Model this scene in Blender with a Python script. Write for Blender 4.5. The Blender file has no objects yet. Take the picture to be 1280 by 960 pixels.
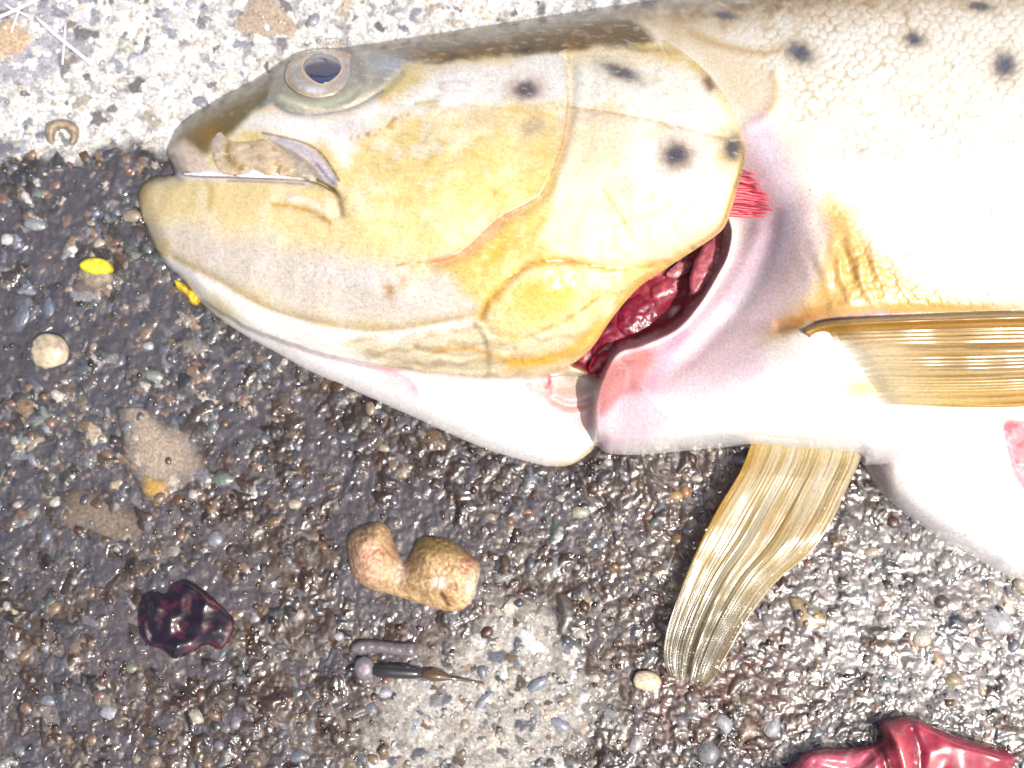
import bpy, math, random
import numpy as np
from mathutils import Vector, Matrix

random.seed(7)
rng = np.random.default_rng(11)
C = bpy.context.scene.collection

# ------------------------------------------------------------------ camera
PX = 0.2 / 1280                      # metres per pixel of the photograph, on the ground at the picture's centre
HFOV = math.radians(45)
TILT = math.radians(9)
T2 = math.tan(HFOV / 2)
DIST = 0.1 / T2
FWD = np.array([0.0, math.sin(TILT), -math.cos(TILT)])
RIGHT = np.array([1.0, 0.0, 0.0])
UP = np.array([0.0, math.cos(TILT), math.sin(TILT)])
CAM = -FWD * DIST
cd = bpy.data.cameras.new('camera')
cam = bpy.data.objects.new('camera', cd)
C.objects.link(cam)
cam.location = CAM
cam.rotation_euler = (TILT, 0, 0)
cd.sensor_width = 36
cd.angle = HFOV
cd.clip_start = 0.005
cd.clip_end = 50
cd.dof.use_dof = True
cd.dof.focus_distance = DIST - 150 * PX
cd.dof.aperture_fstop = 18
bpy.context.scene.camera = cam

# ------------------------------------------------------------------ light
SUN_EL, SUN_AZ = 61.0, -42.0          # azimuth counted from +x (picture right) towards +y (picture top)
w = bpy.data.worlds.new('World')
bpy.context.scene.world = w
w.use_nodes = True
nt = w.node_tree
bg = nt.nodes['Background']
sky = nt.nodes.new('ShaderNodeTexSky')
sky.sky_type = 'NISHITA'
sky.sun_disc = False
sky.sun_elevation = math.radians(SUN_EL)
sky.sun_rotation = math.radians(90 - SUN_AZ)
sky.air_density = 1.0
sky.dust_density = 5.0
sky.ozone_density = 0.6
bg.inputs['Strength'].default_value = 0.11
nt.links.new(sky.outputs[0], bg.inputs[0])
sd = bpy.data.lights.new('sun', 'SUN')
sd.energy = 4.2
sd.angle = math.radians(0.6)
sd.color = (1.0, 0.965, 0.91)
so = bpy.data.objects.new('sun', sd)
C.objects.link(so)
e, a = math.radians(SUN_EL), math.radians(SUN_AZ)
sdir = Vector((math.cos(e) * math.cos(a), math.cos(e) * math.sin(a), math.sin(e)))
so.rotation_euler = sdir.to_track_quat('Z', 'Y').to_euler()
so.location = (0.5, 0.3, 0.8)
vs = bpy.context.scene.view_settings
vs.view_transform = 'Standard'
vs.look = 'None'
vs.gamma = 1
vs.exposure = 0.70
KEXP = 1.65                          # how much brighter a lit surface shows than its base colour

# ------------------------------------------------------------------ numpy helpers
def W(px, py, pz):
    """Point on the photograph's sight line through (px, py), at pz pixels above the ground."""
    px, py, pz = np.broadcast_arrays(np.asarray(px, float), np.asarray(py, float), np.asarray(pz, float))
    u = (px - 640) / 640 * T2
    v = (480 - py) / 640 * T2
    d = FWD + u[..., None] * RIGHT + v[..., None] * UP
    t = (pz * PX - CAM[2]) / d[..., 2]
    return CAM + d * t[..., None]

def lin(c):
    c = np.asarray(c, float) / 255
    return np.where(c <= 0.04045, c / 12.92, ((c + 0.055) / 1.055) ** 2.4)

def alb(*c):
    return np.clip(lin(c) / KEXP, 0.0, 0.8)

def sst(a, b, x):
    t = np.clip((x - a) / (b - a), 0, 1)
    return t * t * (3 - 2 * t)

def hsh(ix, iy, seed):
    n = (ix.astype(np.int64) * 374761393 + iy.astype(np.int64) * 668265263 + seed * 974634777) & 0x7fffffff
    n = ((n ^ (n >> 13)) * 1274126177) & 0x7fffffff
    n = (n ^ (n >> 16)) & 0x7fffffff
    return n / 0x7fffffff

def pn(x, y, seed=0):
    ix, iy = np.floor(x), np.floor(y)
    fx, fy = x - ix, y - iy
    def g(dx, dy):
        a = hsh(ix + dx, iy + dy, seed) * 2 * math.pi
        return np.cos(a) * (fx - dx) + np.sin(a) * (fy - dy)
    ux = fx * fx * fx * (fx * (fx * 6 - 15) + 10)
    uy = fy * fy * fy * (fy * (fy * 6 - 15) + 10)
    a = g(0, 0) * (1 - ux) + g(1, 0) * ux
    b = g(0, 1) * (1 - ux) + g(1, 1) * ux
    return (a * (1 - uy) + b * uy) * 1.5

def fbm(x, y, scale, octs=4, seed=0):
    r = np.zeros(np.shape(x)); am = 1; f = 1 / scale; tot = 0
    for o in range(octs):
        r = r + am * pn(x * f + 17.3 * o, y * f - 9.1 * o, seed + o)
        tot += am; am *= .5; f *= 2
    return r / tot

def spline(pts, n=6, closed=False):
    P = np.asarray(pts, float)
    m = len(P); out = []
    rngk = range(m if closed else m - 1)
    for i in rngk:
        if closed:
            p0, p1, p2, p3 = P[(i - 1) % m], P[i], P[(i + 1) % m], P[(i + 2) % m]
        else:
            p0, p1, p2, p3 = P[max(i - 1, 0)], P[i], P[i + 1], P[min(i + 2, m - 1)]
        for k in range(n):
            t = k / n
            out.append(.5 * ((2 * p1) + (-p0 + p2) * t + (2 * p0 - 5 * p1 + 4 * p2 - p3) * t * t + (-p0 + 3 * p1 - 3 * p2 + p3) * t ** 3))
    if not closed:
        out.append(P[-1])
    return np.array(out)

def inside(x, y, poly):
    r = np.zeros(x.shape, bool)
    bx = (x >= poly[:, 0].min()) & (x <= poly[:, 0].max()) & (y >= poly[:, 1].min()) & (y <= poly[:, 1].max())
    xs, ys = x[bx], y[bx]
    c = np.zeros(xs.shape, bool)
    q = np.roll(poly, -1, 0)
    for (x0, y0), (x1, y1) in zip(poly, q):
        if y0 == y1: continue
        m = (y0 > ys) != (y1 > ys)
        c ^= m & (xs < (x1 - x0) * (ys - y0) / (y1 - y0) + x0)
    r[bx] = c
    return r

def pdist(x, y, line, closed=False, near=False):
    L = np.asarray(line, float)
    best = np.full(x.shape, 1e18); bx = np.zeros(x.shape); by = np.zeros(x.shape)
    Q = np.roll(L, -1, 0) if closed else L[1:]
    Pp = L if closed else L[:-1]
    for (x0, y0), (x1, y1) in zip(Pp, Q):
        dx, dy = x1 - x0, y1 - y0
        l2 = dx * dx + dy * dy
        if l2 < 1e-12: continue
        t = np.clip(((x - x0) * dx + (y - y0) * dy) / l2, 0, 1)
        cx, cy = x0 + t * dx, y0 + t * dy
        d = (x - cx) ** 2 + (y - cy) ** 2
        if near:
            m = d < best
            bx = np.where(m, cx, bx); by = np.where(m, cy, by)
        best = np.minimum(best, d)
    if near: return np.sqrt(best), bx, by
    return np.sqrt(best)

def ldist(x, y, pts, reach, n=4):
    """Distance to a smooth open line, exact only within reach (far points get 1e3)."""
    L = spline(pts, n)
    r = np.full(x.shape, 1e3)
    m = (x > L[:, 0].min() - reach) & (x < L[:, 0].max() + reach) & (y > L[:, 1].min() - reach) & (y < L[:, 1].max() + reach)
    if m.any(): r[m] = pdist(x[m], y[m], L)
    return r

def stroke(x, y, pts, width, n=4):
    """1 on the line, falling to 0 like a bell of the given half width."""
    d = ldist(x, y, pts, width * 3, n)
    return np.exp(-(d / width) ** 2)

def blob(x, y, cx, cy, rx, ry, ang=0.0, hard=1.0):
    c, s = math.cos(math.radians(ang)), math.sin(math.radians(ang))
    u = ((x - cx) * c + (y - cy) * s) / rx
    v = (-(x - cx) * s + (y - cy) * c) / ry
    return np.exp(-((u * u + v * v) ** hard))

def area(x, y, pts, soft, closed=True, n=4):
    """1 well inside a smooth outline, 0 well outside, soft px wide edge."""
    P = spline(pts, n, True)
    r = np.zeros(x.shape)
    m = (x > P[:, 0].min() - soft) & (x < P[:, 0].max() + soft) & (y > P[:, 1].min() - soft) & (y < P[:, 1].max() + soft)
    if m.any():
        d = pdist(x[m], y[m], P, True)
        s = np.where(inside(x[m], y[m], P), d, -d)
        r[m] = sst(-soft, soft, s)
    return r

class Paint:
    def __init__(self, n, base):
        self.c = np.tile(np.asarray(base, float), (n, 1))
    def __call__(self, m, col, k=1.0):
        m = np.clip(m * k, 0, 1)[:, None]
        self.c = self.c * (1 - m) + np.asarray(col) * m

# ------------------------------------------------------------------ mesh helpers
def mesh_from(name, V, F, col=None, extra=None, smooth=True):
    V = np.asarray(V, np.float32); F = np.asarray(F, np.int32)
    me = bpy.data.meshes.new(name)
    k = F.shape[1]
    me.vertices.add(len(V)); me.vertices.foreach_set('co', V.ravel())
    me.loops.add(F.size); me.loops.foreach_set('vertex_index', F.ravel())
    me.polygons.add(len(F))
    me.polygons.foreach_set('loop_start', np.arange(0, F.size, k, dtype=np.int32))
    me.polygons.foreach_set('loop_total', np.full(len(F), k, np.int32))
    me.polygons.foreach_set('use_smooth', np.full(len(F), smooth, bool))
    me.update(calc_edges=True)
    if col is not None:
        at = me.attributes.new('tint', 'FLOAT_COLOR', 'POINT')
        at.data.foreach_set('color', np.c_[col, np.ones(len(col))].astype(np.float32).ravel())
    for k2, v in (extra or {}).items():
        at = me.attributes.new(k2, 'FLOAT', 'POINT')
        at.data.foreach_set('value', np.asarray(v, np.float32))
    return me

def link(name, me, mat, parent=None):
    o = bpy.data.objects.new(name, me)
    C.objects.link(o)
    if mat is not None and not me.materials: me.materials.append(mat)
    if parent is not None:
        o.parent = parent
        o.matrix_parent_inverse = Matrix.Translation(-parent.location) if parent.type == 'EMPTY' else Matrix.Identity(4)
    return o

def tag(o, label, cat, group=None):
    o['label'] = label; o['category'] = cat
    if group: o['group'] = group
    return o

def thing(name, label, cat, loc, group=None):
    o = bpy.data.objects.new(name, None)
    o.empty_display_size = 0.01
    C.objects.link(o); o.location = loc
    return tag(o, label, cat, group)

def relief(name, poly, zf, cf, mat, parent=None, step=2.0, plate=None, floor=0.0, xs=None, ys=None, inset=0.0, extra=None):
    """A solid whose outline is poly and whose upper surface is zf(x, y, distance to the outline).
    plate: thickness of a thin plate; otherwise the side wall goes down to floor."""
    poly = np.asarray(poly, float)
    if xs is None: xs = np.arange(poly[:, 0].min() - step, poly[:, 0].max() + 2 * step, step)
    if ys is None: ys = np.arange(poly[:, 1].min() - step, poly[:, 1].max() + 2 * step, step)
    X, Y = np.meshgrid(xs, ys)
    ins = inside(X, Y, poly)
    q = ins[:-1, :-1] & ins[1:, :-1] & ins[:-1, 1:] & ins[1:, 1:]
    ny, nx = X.shape
    ii, jj = np.nonzero(q)
    v00 = ii * nx + jj
    F = np.stack([v00, v00 + nx, v00 + nx + 1, v00 + 1], 1)      # y runs down: this order faces up
    used = np.unique(F)
    remap = np.full(nx * ny, -1); remap[used] = np.arange(len(used))
    F = remap[F]
    x, y = X.ravel()[used].copy(), Y.ravel()[used].copy()
    E = np.concatenate([F[:, [k, (k + 1) % 4]] for k in range(4)])
    key = E.min(1) * (len(x) + 1) + E.max(1)
    u, inv, cnt = np.unique(key, return_inverse=True, return_counts=True)
    B = E[cnt[inv] == 1]
    bv = np.unique(B)
    dd, bx, by = pdist(x[bv], y[bv], poly, True, near=True)
    x[bv], y[bv] = bx, by
    d = pdist(x, y, poly, True) if len(x) * len(poly) < 2e8 else pdist(x, y, poly[::2], True)
    d[bv] = 0
    z = zf(x, y, d)
    col = cf(x, y, d)
    ex = extra(x, y, d) if extra else {}
    V = W(x, y, z)
    n = len(x)
    if plate is not None:
        th = plate(x, y, d) if callable(plate) else np.full(n, plate)
        V2 = W(x, y, z - th)
        F2 = F[:, ::-1] + n
        m = np.full(n, -1); m[bv] = np.arange(len(bv)) + 2 * n; nb = len(bv)
        S = np.stack([m[B[:, 1]], m[B[:, 0]], m[B[:, 0]] + nb, m[B[:, 1]] + nb], 1)   # the rim has vertices of its own, so its edge stays crisp
        V = np.concatenate([V, V2, V[bv], V2[bv]]); F = np.concatenate([F, F2, S]); col = np.concatenate([col, col, col[bv], col[bv]])
        ex = {k: np.concatenate([v, v, v[bv], v[bv]]) for k, v in ex.items()}
    else:
        m = np.full(n, -1); m[bv] = np.arange(len(bv))
        mid = V[bv].copy()
        low = V[bv].copy(); low[:, 2] = floor * PX
        mid[:, 2] = low[:, 2] + (mid[:, 2] - low[:, 2]) * .45
        a0, a1 = B[:, 0], B[:, 1]
        S1 = np.stack([a1, a0, n + m[a0], n + m[a1]], 1)
        S2 = np.stack([n + m[a1], n + m[a0], n + len(bv) + m[a0], n + len(bv) + m[a1]], 1)
        V = np.concatenate([V, mid, low]); F = np.concatenate([F, S1, S2])
        col = np.concatenate([col, col[bv], col[bv]])
        ex = {k: np.concatenate([v, v[bv], v[bv]]) for k, v in ex.items()}
    org = np.array(parent.location) if parent is not None and parent.type == 'EMPTY' else None
    me = mesh_from(name, V, F, col, ex)
    return link(name, me, mat, parent)

def tube_data(pts, radii, seg=8):
    """Tube through (px, py, pz) points; radii in px."""
    P = np.asarray(pts, float); Wp = W(P[:, 0], P[:, 1], P[:, 2])
    n = len(Wp); V = []; F = []
    r = np.broadcast_to(np.asarray(radii, float), (n,)) * PX
    for i in range(n):
        t = Wp[min(i + 1, n - 1)] - Wp[max(i - 1, 0)]
        t = t / (np.linalg.norm(t) + 1e-12)
        s = np.cross(t, [0, 0, 1.0]); s /= np.linalg.norm(s) + 1e-12
        b = np.cross(s, t)
        for k in range(seg):
            an = 2 * math.pi * k / seg
            V.append(Wp[i] + r[i] * (math.cos(an) * s + math.sin(an) * b))
    for i in range(n - 1):
        for k in range(seg):
            F.append((i * seg + k, i * seg + (k + 1) % seg, (i + 1) * seg + (k + 1) % seg, (i + 1) * seg + k))
    for end in (0, n - 1):
        V.append(Wp[end]); c = len(V) - 1
        for k in range(seg):
            a0, a1 = end * seg + k, end * seg + (k + 1) % seg
            F.append((c, a1, a0, a0) if end == 0 else (c, a0, a1, a1))
    return np.array(V), F

def tubes(name, specs, mat, parent=None, seg=8):
    AV, AF, AC = [], [], []; off = 0
    for pts, rad, col in specs:
        V, F = tube_data(pts, rad, seg)
        AV.append(V); AF += [tuple(i + off for i in f) for f in F]; AC.append(np.tile(col, (len(V), 1))); off += len(V)
    V = np.concatenate(AV); Cc = np.concatenate(AC)
    me = bpy.data.meshes.new(name)
    me.from_pydata([tuple(v) for v in V], [], [f[:3] if f[2] == f[3] else f for f in AF])
    me.polygons.foreach_set('use_smooth', np.ones(len(me.polygons), bool))
    at = me.attributes.new('tint', 'FLOAT_COLOR', 'POINT')
    at.data.foreach_set('color', np.c_[Cc, np.ones(len(Cc))].astype(np.float32).ravel())
    me.update()
    return link(name, me, mat, parent)

import bmesh
def rock_mesh(name, seed, sub=2, rough=.18, flat=False):
    bm = bmesh.new()
    bmesh.ops.create_icosphere(bm, subdivisions=sub, radius=1)
    r = random.Random(seed)
    planes = []
    for k in range(7):
        v = Vector((r.gauss(0, 1), r.gauss(0, 1), r.gauss(0, 1))).normalized()
        planes.append((v, r.uniform(.72, .95)))
    for v in bm.verts:
        p = v.co.copy()
        for nrm, dd in planes:
            t = p.dot(nrm)
            if t > dd: p -= nrm * (t - dd) * .85
        p *= 1 + rough * (r.random() - .5) * .35
        v.co = p
    me = bpy.data.meshes.new(name)
    bm.to_mesh(me); bm.free()
    me.polygons.foreach_set('use_smooth', np.ones(len(me.polygons), bool))
    return me

# ------------------------------------------------------------------ materials
def newmat(name):
    m = bpy.data.materials.new(name); m.use_nodes = True
    return m, m.node_tree.nodes, m.node_tree.links, m.node_tree.nodes['Principled BSDF']

def skin_mat(name, rough=.32, coat=.3, sss=.06, sssr=(1.0, .55, .4), nscale=2500, nbump=.15, bdist=.00012, var=.12, spec=.5, coat_rough=.08, extra_scale=400):
    m, N, L, b = newmat(name)
    at = N.new('ShaderNodeAttribute'); at.attribute_name = 'tint'
    tc = N.new('ShaderNodeTexCoord')
    n1 = N.new('ShaderNodeTexNoise'); n1.inputs['Scale'].default_value = nscale; n1.inputs['Detail'].default_value = 4
    n2 = N.new('ShaderNodeTexNoise'); n2.inputs['Scale'].default_value = extra_scale; n2.inputs['Detail'].default_value = 5
    L.new(tc.outputs['Object'], n1.inputs['Vector']); L.new(tc.outputs['Object'], n2.inputs['Vector'])
    mr = N.new('ShaderNodeMapRange'); mr.inputs['From Min'].default_value = .3; mr.inputs['From Max'].default_value = .7
    mr.inputs['To Min'].default_value = 1 - var; mr.inputs['To Max'].default_value = 1 + var * .6
    L.new(n1.outputs['Fac'], mr.inputs['Value'])
    mx = N.new('ShaderNodeMix'); mx.data_type = 'RGBA'; mx.blend_type = 'MULTIPLY'; mx.inputs[0].default_value = 1
    L.new(at.outputs['Color'], mx.inputs[6]); L.new(mr.outputs['Result'], mx.inputs[7])
    L.new(mx.outputs[2], b.inputs['Base Color'])
    ad = N.new('ShaderNodeMath'); ad.operation = 'ADD'
    L.new(n1.outputs['Fac'], ad.inputs[0]); L.new(n2.outputs['Fac'], ad.inputs[1])
    bp = N.new('ShaderNodeBump'); bp.inputs['Strength'].default_value = nbump; bp.inputs['Distance'].default_value = bdist
    L.new(ad.outputs[0], bp.inputs['Height']); L.new(bp.outputs[0], b.inputs['Normal'])
    rr = N.new('ShaderNodeMapRange'); rr.inputs['To Min'].default_value = rough * .7; rr.inputs['To Max'].default_value = rough * 1.4
    L.new(n2.outputs['Fac'], rr.inputs['Value']); L.new(rr.outputs[0], b.inputs['Roughness'])
    b.inputs['Coat Weight'].default_value = coat; b.inputs['Coat Roughness'].default_value = coat_rough
    b.inputs['Specular IOR Level'].default_value = spec
    if sss > 0:
        b.inputs['Subsurface Weight'].default_value = sss
        b.inputs['Subsurface Radius'].default_value = sssr
        b.inputs['Subsurface Scale'].default_value = .0012
    return m

M_SKIN = skin_mat('fish_skin')
M_COVER = skin_mat('gill_cover_skin', rough=.27, coat=.4)
M_FLESH = skin_mat('wet_flesh', rough=.28, coat=.8, sss=.25, nscale=900, nbump=.1, bdist=.0004, var=.25, extra_scale=250)
M_GILL = skin_mat('gill_tissue', rough=.4, coat=.35, sss=.2, nscale=900, nbump=.08, bdist=.0003, var=.3, extra_scale=300)
M_CLOT = skin_mat('blood_clot', rough=.08, coat=1.0, sss=0, nscale=250, nbump=.06, bdist=.0004, var=.3, coat_rough=.03, extra_scale=120)
M_LUMP = skin_mat('dried_meat', rough=.6, coat=.12, sss=.15, nscale=900, nbump=.5, bdist=.0006, var=.35, extra_scale=350, coat_rough=.2)
M_STRAW = skin_mat('straw', rough=.5, coat=0, sss=0)

def eye_mat():
    m, N, L, b = newmat('pupil')
    b.inputs['Base Color'].default_value = (.02, .028, .075, 1)  # blue of the reflected sky put into the base colour
    b.inputs['Roughness'].default_value = .12
    b.inputs['Specular IOR Level'].default_value = 1.0
    b.inputs['Coat Weight'].default_value = 1; b.inputs['Coat Roughness'].default_value = .05; b.inputs['Coat IOR'].default_value = 1.8
    return m
M_PUPIL = eye_mat()
M_IRIS = skin_mat('iris', rough=.2, coat=1.0, sss=.05, var=.15, nbump=.05, coat_rough=.03)

def fin_mat():
    m = skin_mat('fin_membrane', rough=.5, coat=.7, sss=0, nscale=1500, nbump=.02, coat_rough=.16, var=.12, spec=.25)
    N, L = m.node_tree.nodes, m.node_tree.links
    b = N['Principled BSDF']; out = N['Material Output']
    at = [n for n in N if n.type == 'ATTRIBUTE'][0]
    tr = N.new('ShaderNodeBsdfTranslucent'); L.new(at.outputs['Color'], tr.inputs['Color'])
    tp = N.new('ShaderNodeBsdfTransparent')
    m1 = N.new('ShaderNodeMixShader'); m1.inputs[0].default_value = .25
    L.new(b.outputs[0], m1.inputs[1]); L.new(tr.outputs[0], m1.inputs[2])
    a2 = N.new('ShaderNodeAttribute'); a2.attribute_name = 'clear'
    m2 = N.new('ShaderNodeMixShader')
    L.new(a2.outputs['Fac'], m2.inputs[0]); L.new(m1.outputs[0], m2.inputs[1]); L.new(tp.outputs[0], m2.inputs[2])
    L.new(m2.outputs[0], out.inputs['Surface'])
    return m
M_FIN = fin_mat()

def ground_mat(name, tint_from_object=False):
    m, N, L, b = newmat(name)
    tc = N.new('ShaderNodeTexCoord')
    n1 = N.new('ShaderNodeTexNoise'); n1.inputs['Scale'].default_value = 1800 if not tint_from_object else 3; n1.inputs['Detail'].default_value = 6
    L.new(tc.outputs['Object'], n1.inputs['Vector'])
    mr = N.new('ShaderNodeMapRange'); mr.inputs['From Min'].default_value = .3; mr.inputs['From Max'].default_value = .7
    mr.inputs['To Min'].default_value = .6; mr.inputs['To Max'].default_value = 1.3
    L.new(n1.outputs['Fac'], mr.inputs['Value'])
    mx = N.new('ShaderNodeMix'); mx.data_type = 'RGBA'; mx.blend_type = 'MULTIPLY'; mx.inputs[0].default_value = 1
    if tint_from_object:
        oi = N.new('ShaderNodeObjectInfo'); L.new(oi.outputs['Color'], mx.inputs[6])
        b.inputs['Roughness'].default_value = .4
        b.inputs['Coat Weight'].default_value = .35; b.inputs['Coat Roughness'].default_value = .12
    else:
        at = N.new('ShaderNodeAttribute'); at.attribute_name = 'tint'; L.new(at.outputs['Color'], mx.inputs[6])
        we = N.new('ShaderNodeAttribute'); we.attribute_name = 'wet'
        r = N.new('ShaderNodeMapRange'); r.inputs['To Min'].default_value = .85; r.inputs['To Max'].default_value = .3
        r.inputs['From Max'].default_value = .5; L.new(we.outputs['Fac'], r.inputs['Value']); L.new(r.outputs[0], b.inputs['Roughness'])
        L.new(we.outputs['Fac'], b.inputs['Coat Weight']); b.inputs['Coat Roughness'].default_value = .1; b.inputs['Coat IOR'].default_value = 1.6
    L.new(mr.outputs['Result'], mx.inputs[7]); L.new(mx.outputs[2], b.inputs['Base Color'])
    bp = N.new('ShaderNodeBump'); bp.inputs['Strength'].default_value = .12; bp.inputs['Distance'].default_value = .0002 if not tint_from_object else .05
    L.new(n1.outputs['Fac'], bp.inputs['Height']); L.new(bp.outputs[0], b.inputs['Normal'])
    return m
M_GROUND = ground_mat('wet_concrete')
M_PEBBLE = ground_mat('pebble_stone', True)

def water_mat():
    m, N, L, b = newmat('slimy_water')
    N.remove(b); out = N['Material Output']
    tp = N.new('ShaderNodeBsdfTransparent'); tp.inputs['Color'].default_value = (.86, .82, .80, 1)
    df = N.new('ShaderNodeBsdfDiffuse'); df.inputs['Color'].default_value = (.2, .195, .235, 1)
    gl = N.new('ShaderNodeBsdfGlossy'); gl.inputs['Roughness'].default_value = .06; gl.inputs['Color'].default_value = (1, 1, 1, 1)
    fr = N.new('ShaderNodeFresnel'); fr.inputs['IOR'].default_value = 1.6
    m1 = N.new('ShaderNodeMixShader'); m1.inputs[0].default_value = .14
    L.new(tp.outputs[0], m1.inputs[1]); L.new(df.outputs[0], m1.inputs[2])
    m2 = N.new('ShaderNodeMixShader')
    L.new(fr.outputs[0], m2.inputs[0]); L.new(m1.outputs[0], m2.inputs[1]); L.new(gl.outputs[0], m2.inputs[2])
    L.new(m2.outputs[0], out.inputs['Surface'])
    return m
M_WATER = water_mat()

# ------------------------------------------------------------------ outlines of the fish (picture pixels)
OUT = [(209, 192), (211, 180), (220, 160), (236, 145), (255, 133), (280, 119), (305, 106), (330, 92), (350, 78), (370, 66), (398, 60), (430, 59), (470, 53),
       (520, 46), (580, 36), (640, 27), (700, 17), (780, 5), (860, -5), (950, -16), (1080, -30), (1280, -46), (1500, -55), (1800, -45), (2200, 20), (2600, 110), (2800, 140),
       (3000, 90), (3200, 20), (3250, 60), (3160, 220), (3250, 390), (3200, 430), (3000, 350), (2800, 300), (2600, 350), (2200, 520), (1800, 690), (1600, 742), (1420, 760),
       (1280, 727), (1225, 701), (1170, 669), (1130, 641), (1103, 616), (1086, 594), (1076, 572), (1062, 567), (1000, 561),
       (930, 556), (870, 560), (815, 566), (778, 567), (758, 564), (748, 556), (743, 557), (738, 565), (716, 580), (692, 583), (660, 577), (610, 562), (560, 541), (510, 518), (465, 498),
       (420, 478), (380, 460), (345, 440), (308, 420), (275, 398), (248, 374), (228, 348), (205, 327), (190, 300), (178, 270), (172, 246), (177, 231), (190, 222), (206, 219), (218, 218), (216, 209)]
OUTP = spline(OUT, 4, True)
def lut(pts, sig):
    xs = np.arange(100, 3400.)
    ys = np.interp(xs, *zip(*pts))
    k = np.exp(-.5 * (np.arange(-3 * sig, 3 * sig + 1) / sig) ** 2); k /= k.sum()
    ys = np.convolve(np.pad(ys, 3 * sig, 'edge'), k, 'valid')
    return lambda x: np.interp(x, xs, ys)
TOP = lut([(165, 225), (172, 215), (208, 185), (222, 158), (255, 132), (305, 105), (350, 77), (380, 63), (430, 58), (470, 53), (580, 36), (700, 17), (860, -6), (1080, -31), (1500, -56),
           (1800, -46), (2200, 19), (2600, 109), (2800, 138), (3250, 138)], 6)
HB = lut([(165, 262), (172, 275), (185, 300), (205, 332), (235, 365), (310, 412), (347, 425), (400, 444), (460, 457), (535, 468), (602, 475), (660, 474), (700, 467), (760, 470), (1000, 470), (3400, 470)], 6)
HT = lut([(165, 14), (172, 24), (210, 66), (260, 98), (330, 132), (420, 165), (560, 205), (700, 226), (850, 240), (1000, 250), (1500, 255), (2200, 190), (2700, 90), (2900, 40), (3250, 12)], 10)
BT = lut([(165, 580), (740, 578), (1060, 580), (1280, 590), (1500, 600), (1800, 610), (2200, 515), (2600, 350), (2800, 298), (3250, 300)], 10)
PCURVE = [(790, 10), (840, 60), (868, 110), (882, 160), (888, 205), (893, 240), (904, 266), (914, 288), (910, 320), (897, 345), (875, 380), (845, 412), (802, 432), (774, 440), (756, 462), (745, 490), (742, 520), (744, 560), (744, 620)]
TRUNKP = np.concatenate([spline(PCURVE, 4), [(3400, 900), (3400, -200), (790, -200)]])
PITP = [(900, 240), (908, 262), (916, 288), (910, 320), (897, 345), (875, 380), (845, 412), (802, 432), (774, 440), (758, 460), (748, 478), (738, 472), (726, 460), (712, 446), (720, 380), (790, 310), (850, 250)]
SEAM = [(709, 56), (711, 78), (712, 100), (709, 140), (703, 175), (693, 205), (683, 230), (676, 243), (655, 258), (630, 270), (608, 287), (590, 305), (572, 318), (545, 326), (515, 328), (497, 332)]
REAR = [(655, 473), (680, 468), (703, 461), (724, 449), (742, 432), (758, 408), (775, 385), (800, 358), (832, 336), (866, 314), (893, 296), (906, 283), (914, 262), (922, 235), (929, 210), (932, 188), (926, 165), (916, 140), (903, 115), (888, 95), (865, 74), (835, 52), (810, 38), (786, 26)]
COVER = [(690, 60), (702, 84), (704, 105), (701, 140), (695, 172), (685, 202), (675, 226), (668, 238), (648, 250), (624, 262), (602, 280), (584, 298), (566, 311), (545, 318), (520, 324),
         (530, 345), (560, 368), (596, 394), (614, 418), (634, 445)] + REAR + [(750, 38)]
COVERP = spline(COVER, 4, True)
MOUTH = [(212, 214), (240, 219), (300, 221), (350, 223), (388, 226), (412, 236), (426, 248)]
HEADLOW = [(216, 322), (240, 336), (272, 351), (329, 384), (404, 406), (479, 414), (540, 405), (591, 395)]

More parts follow.
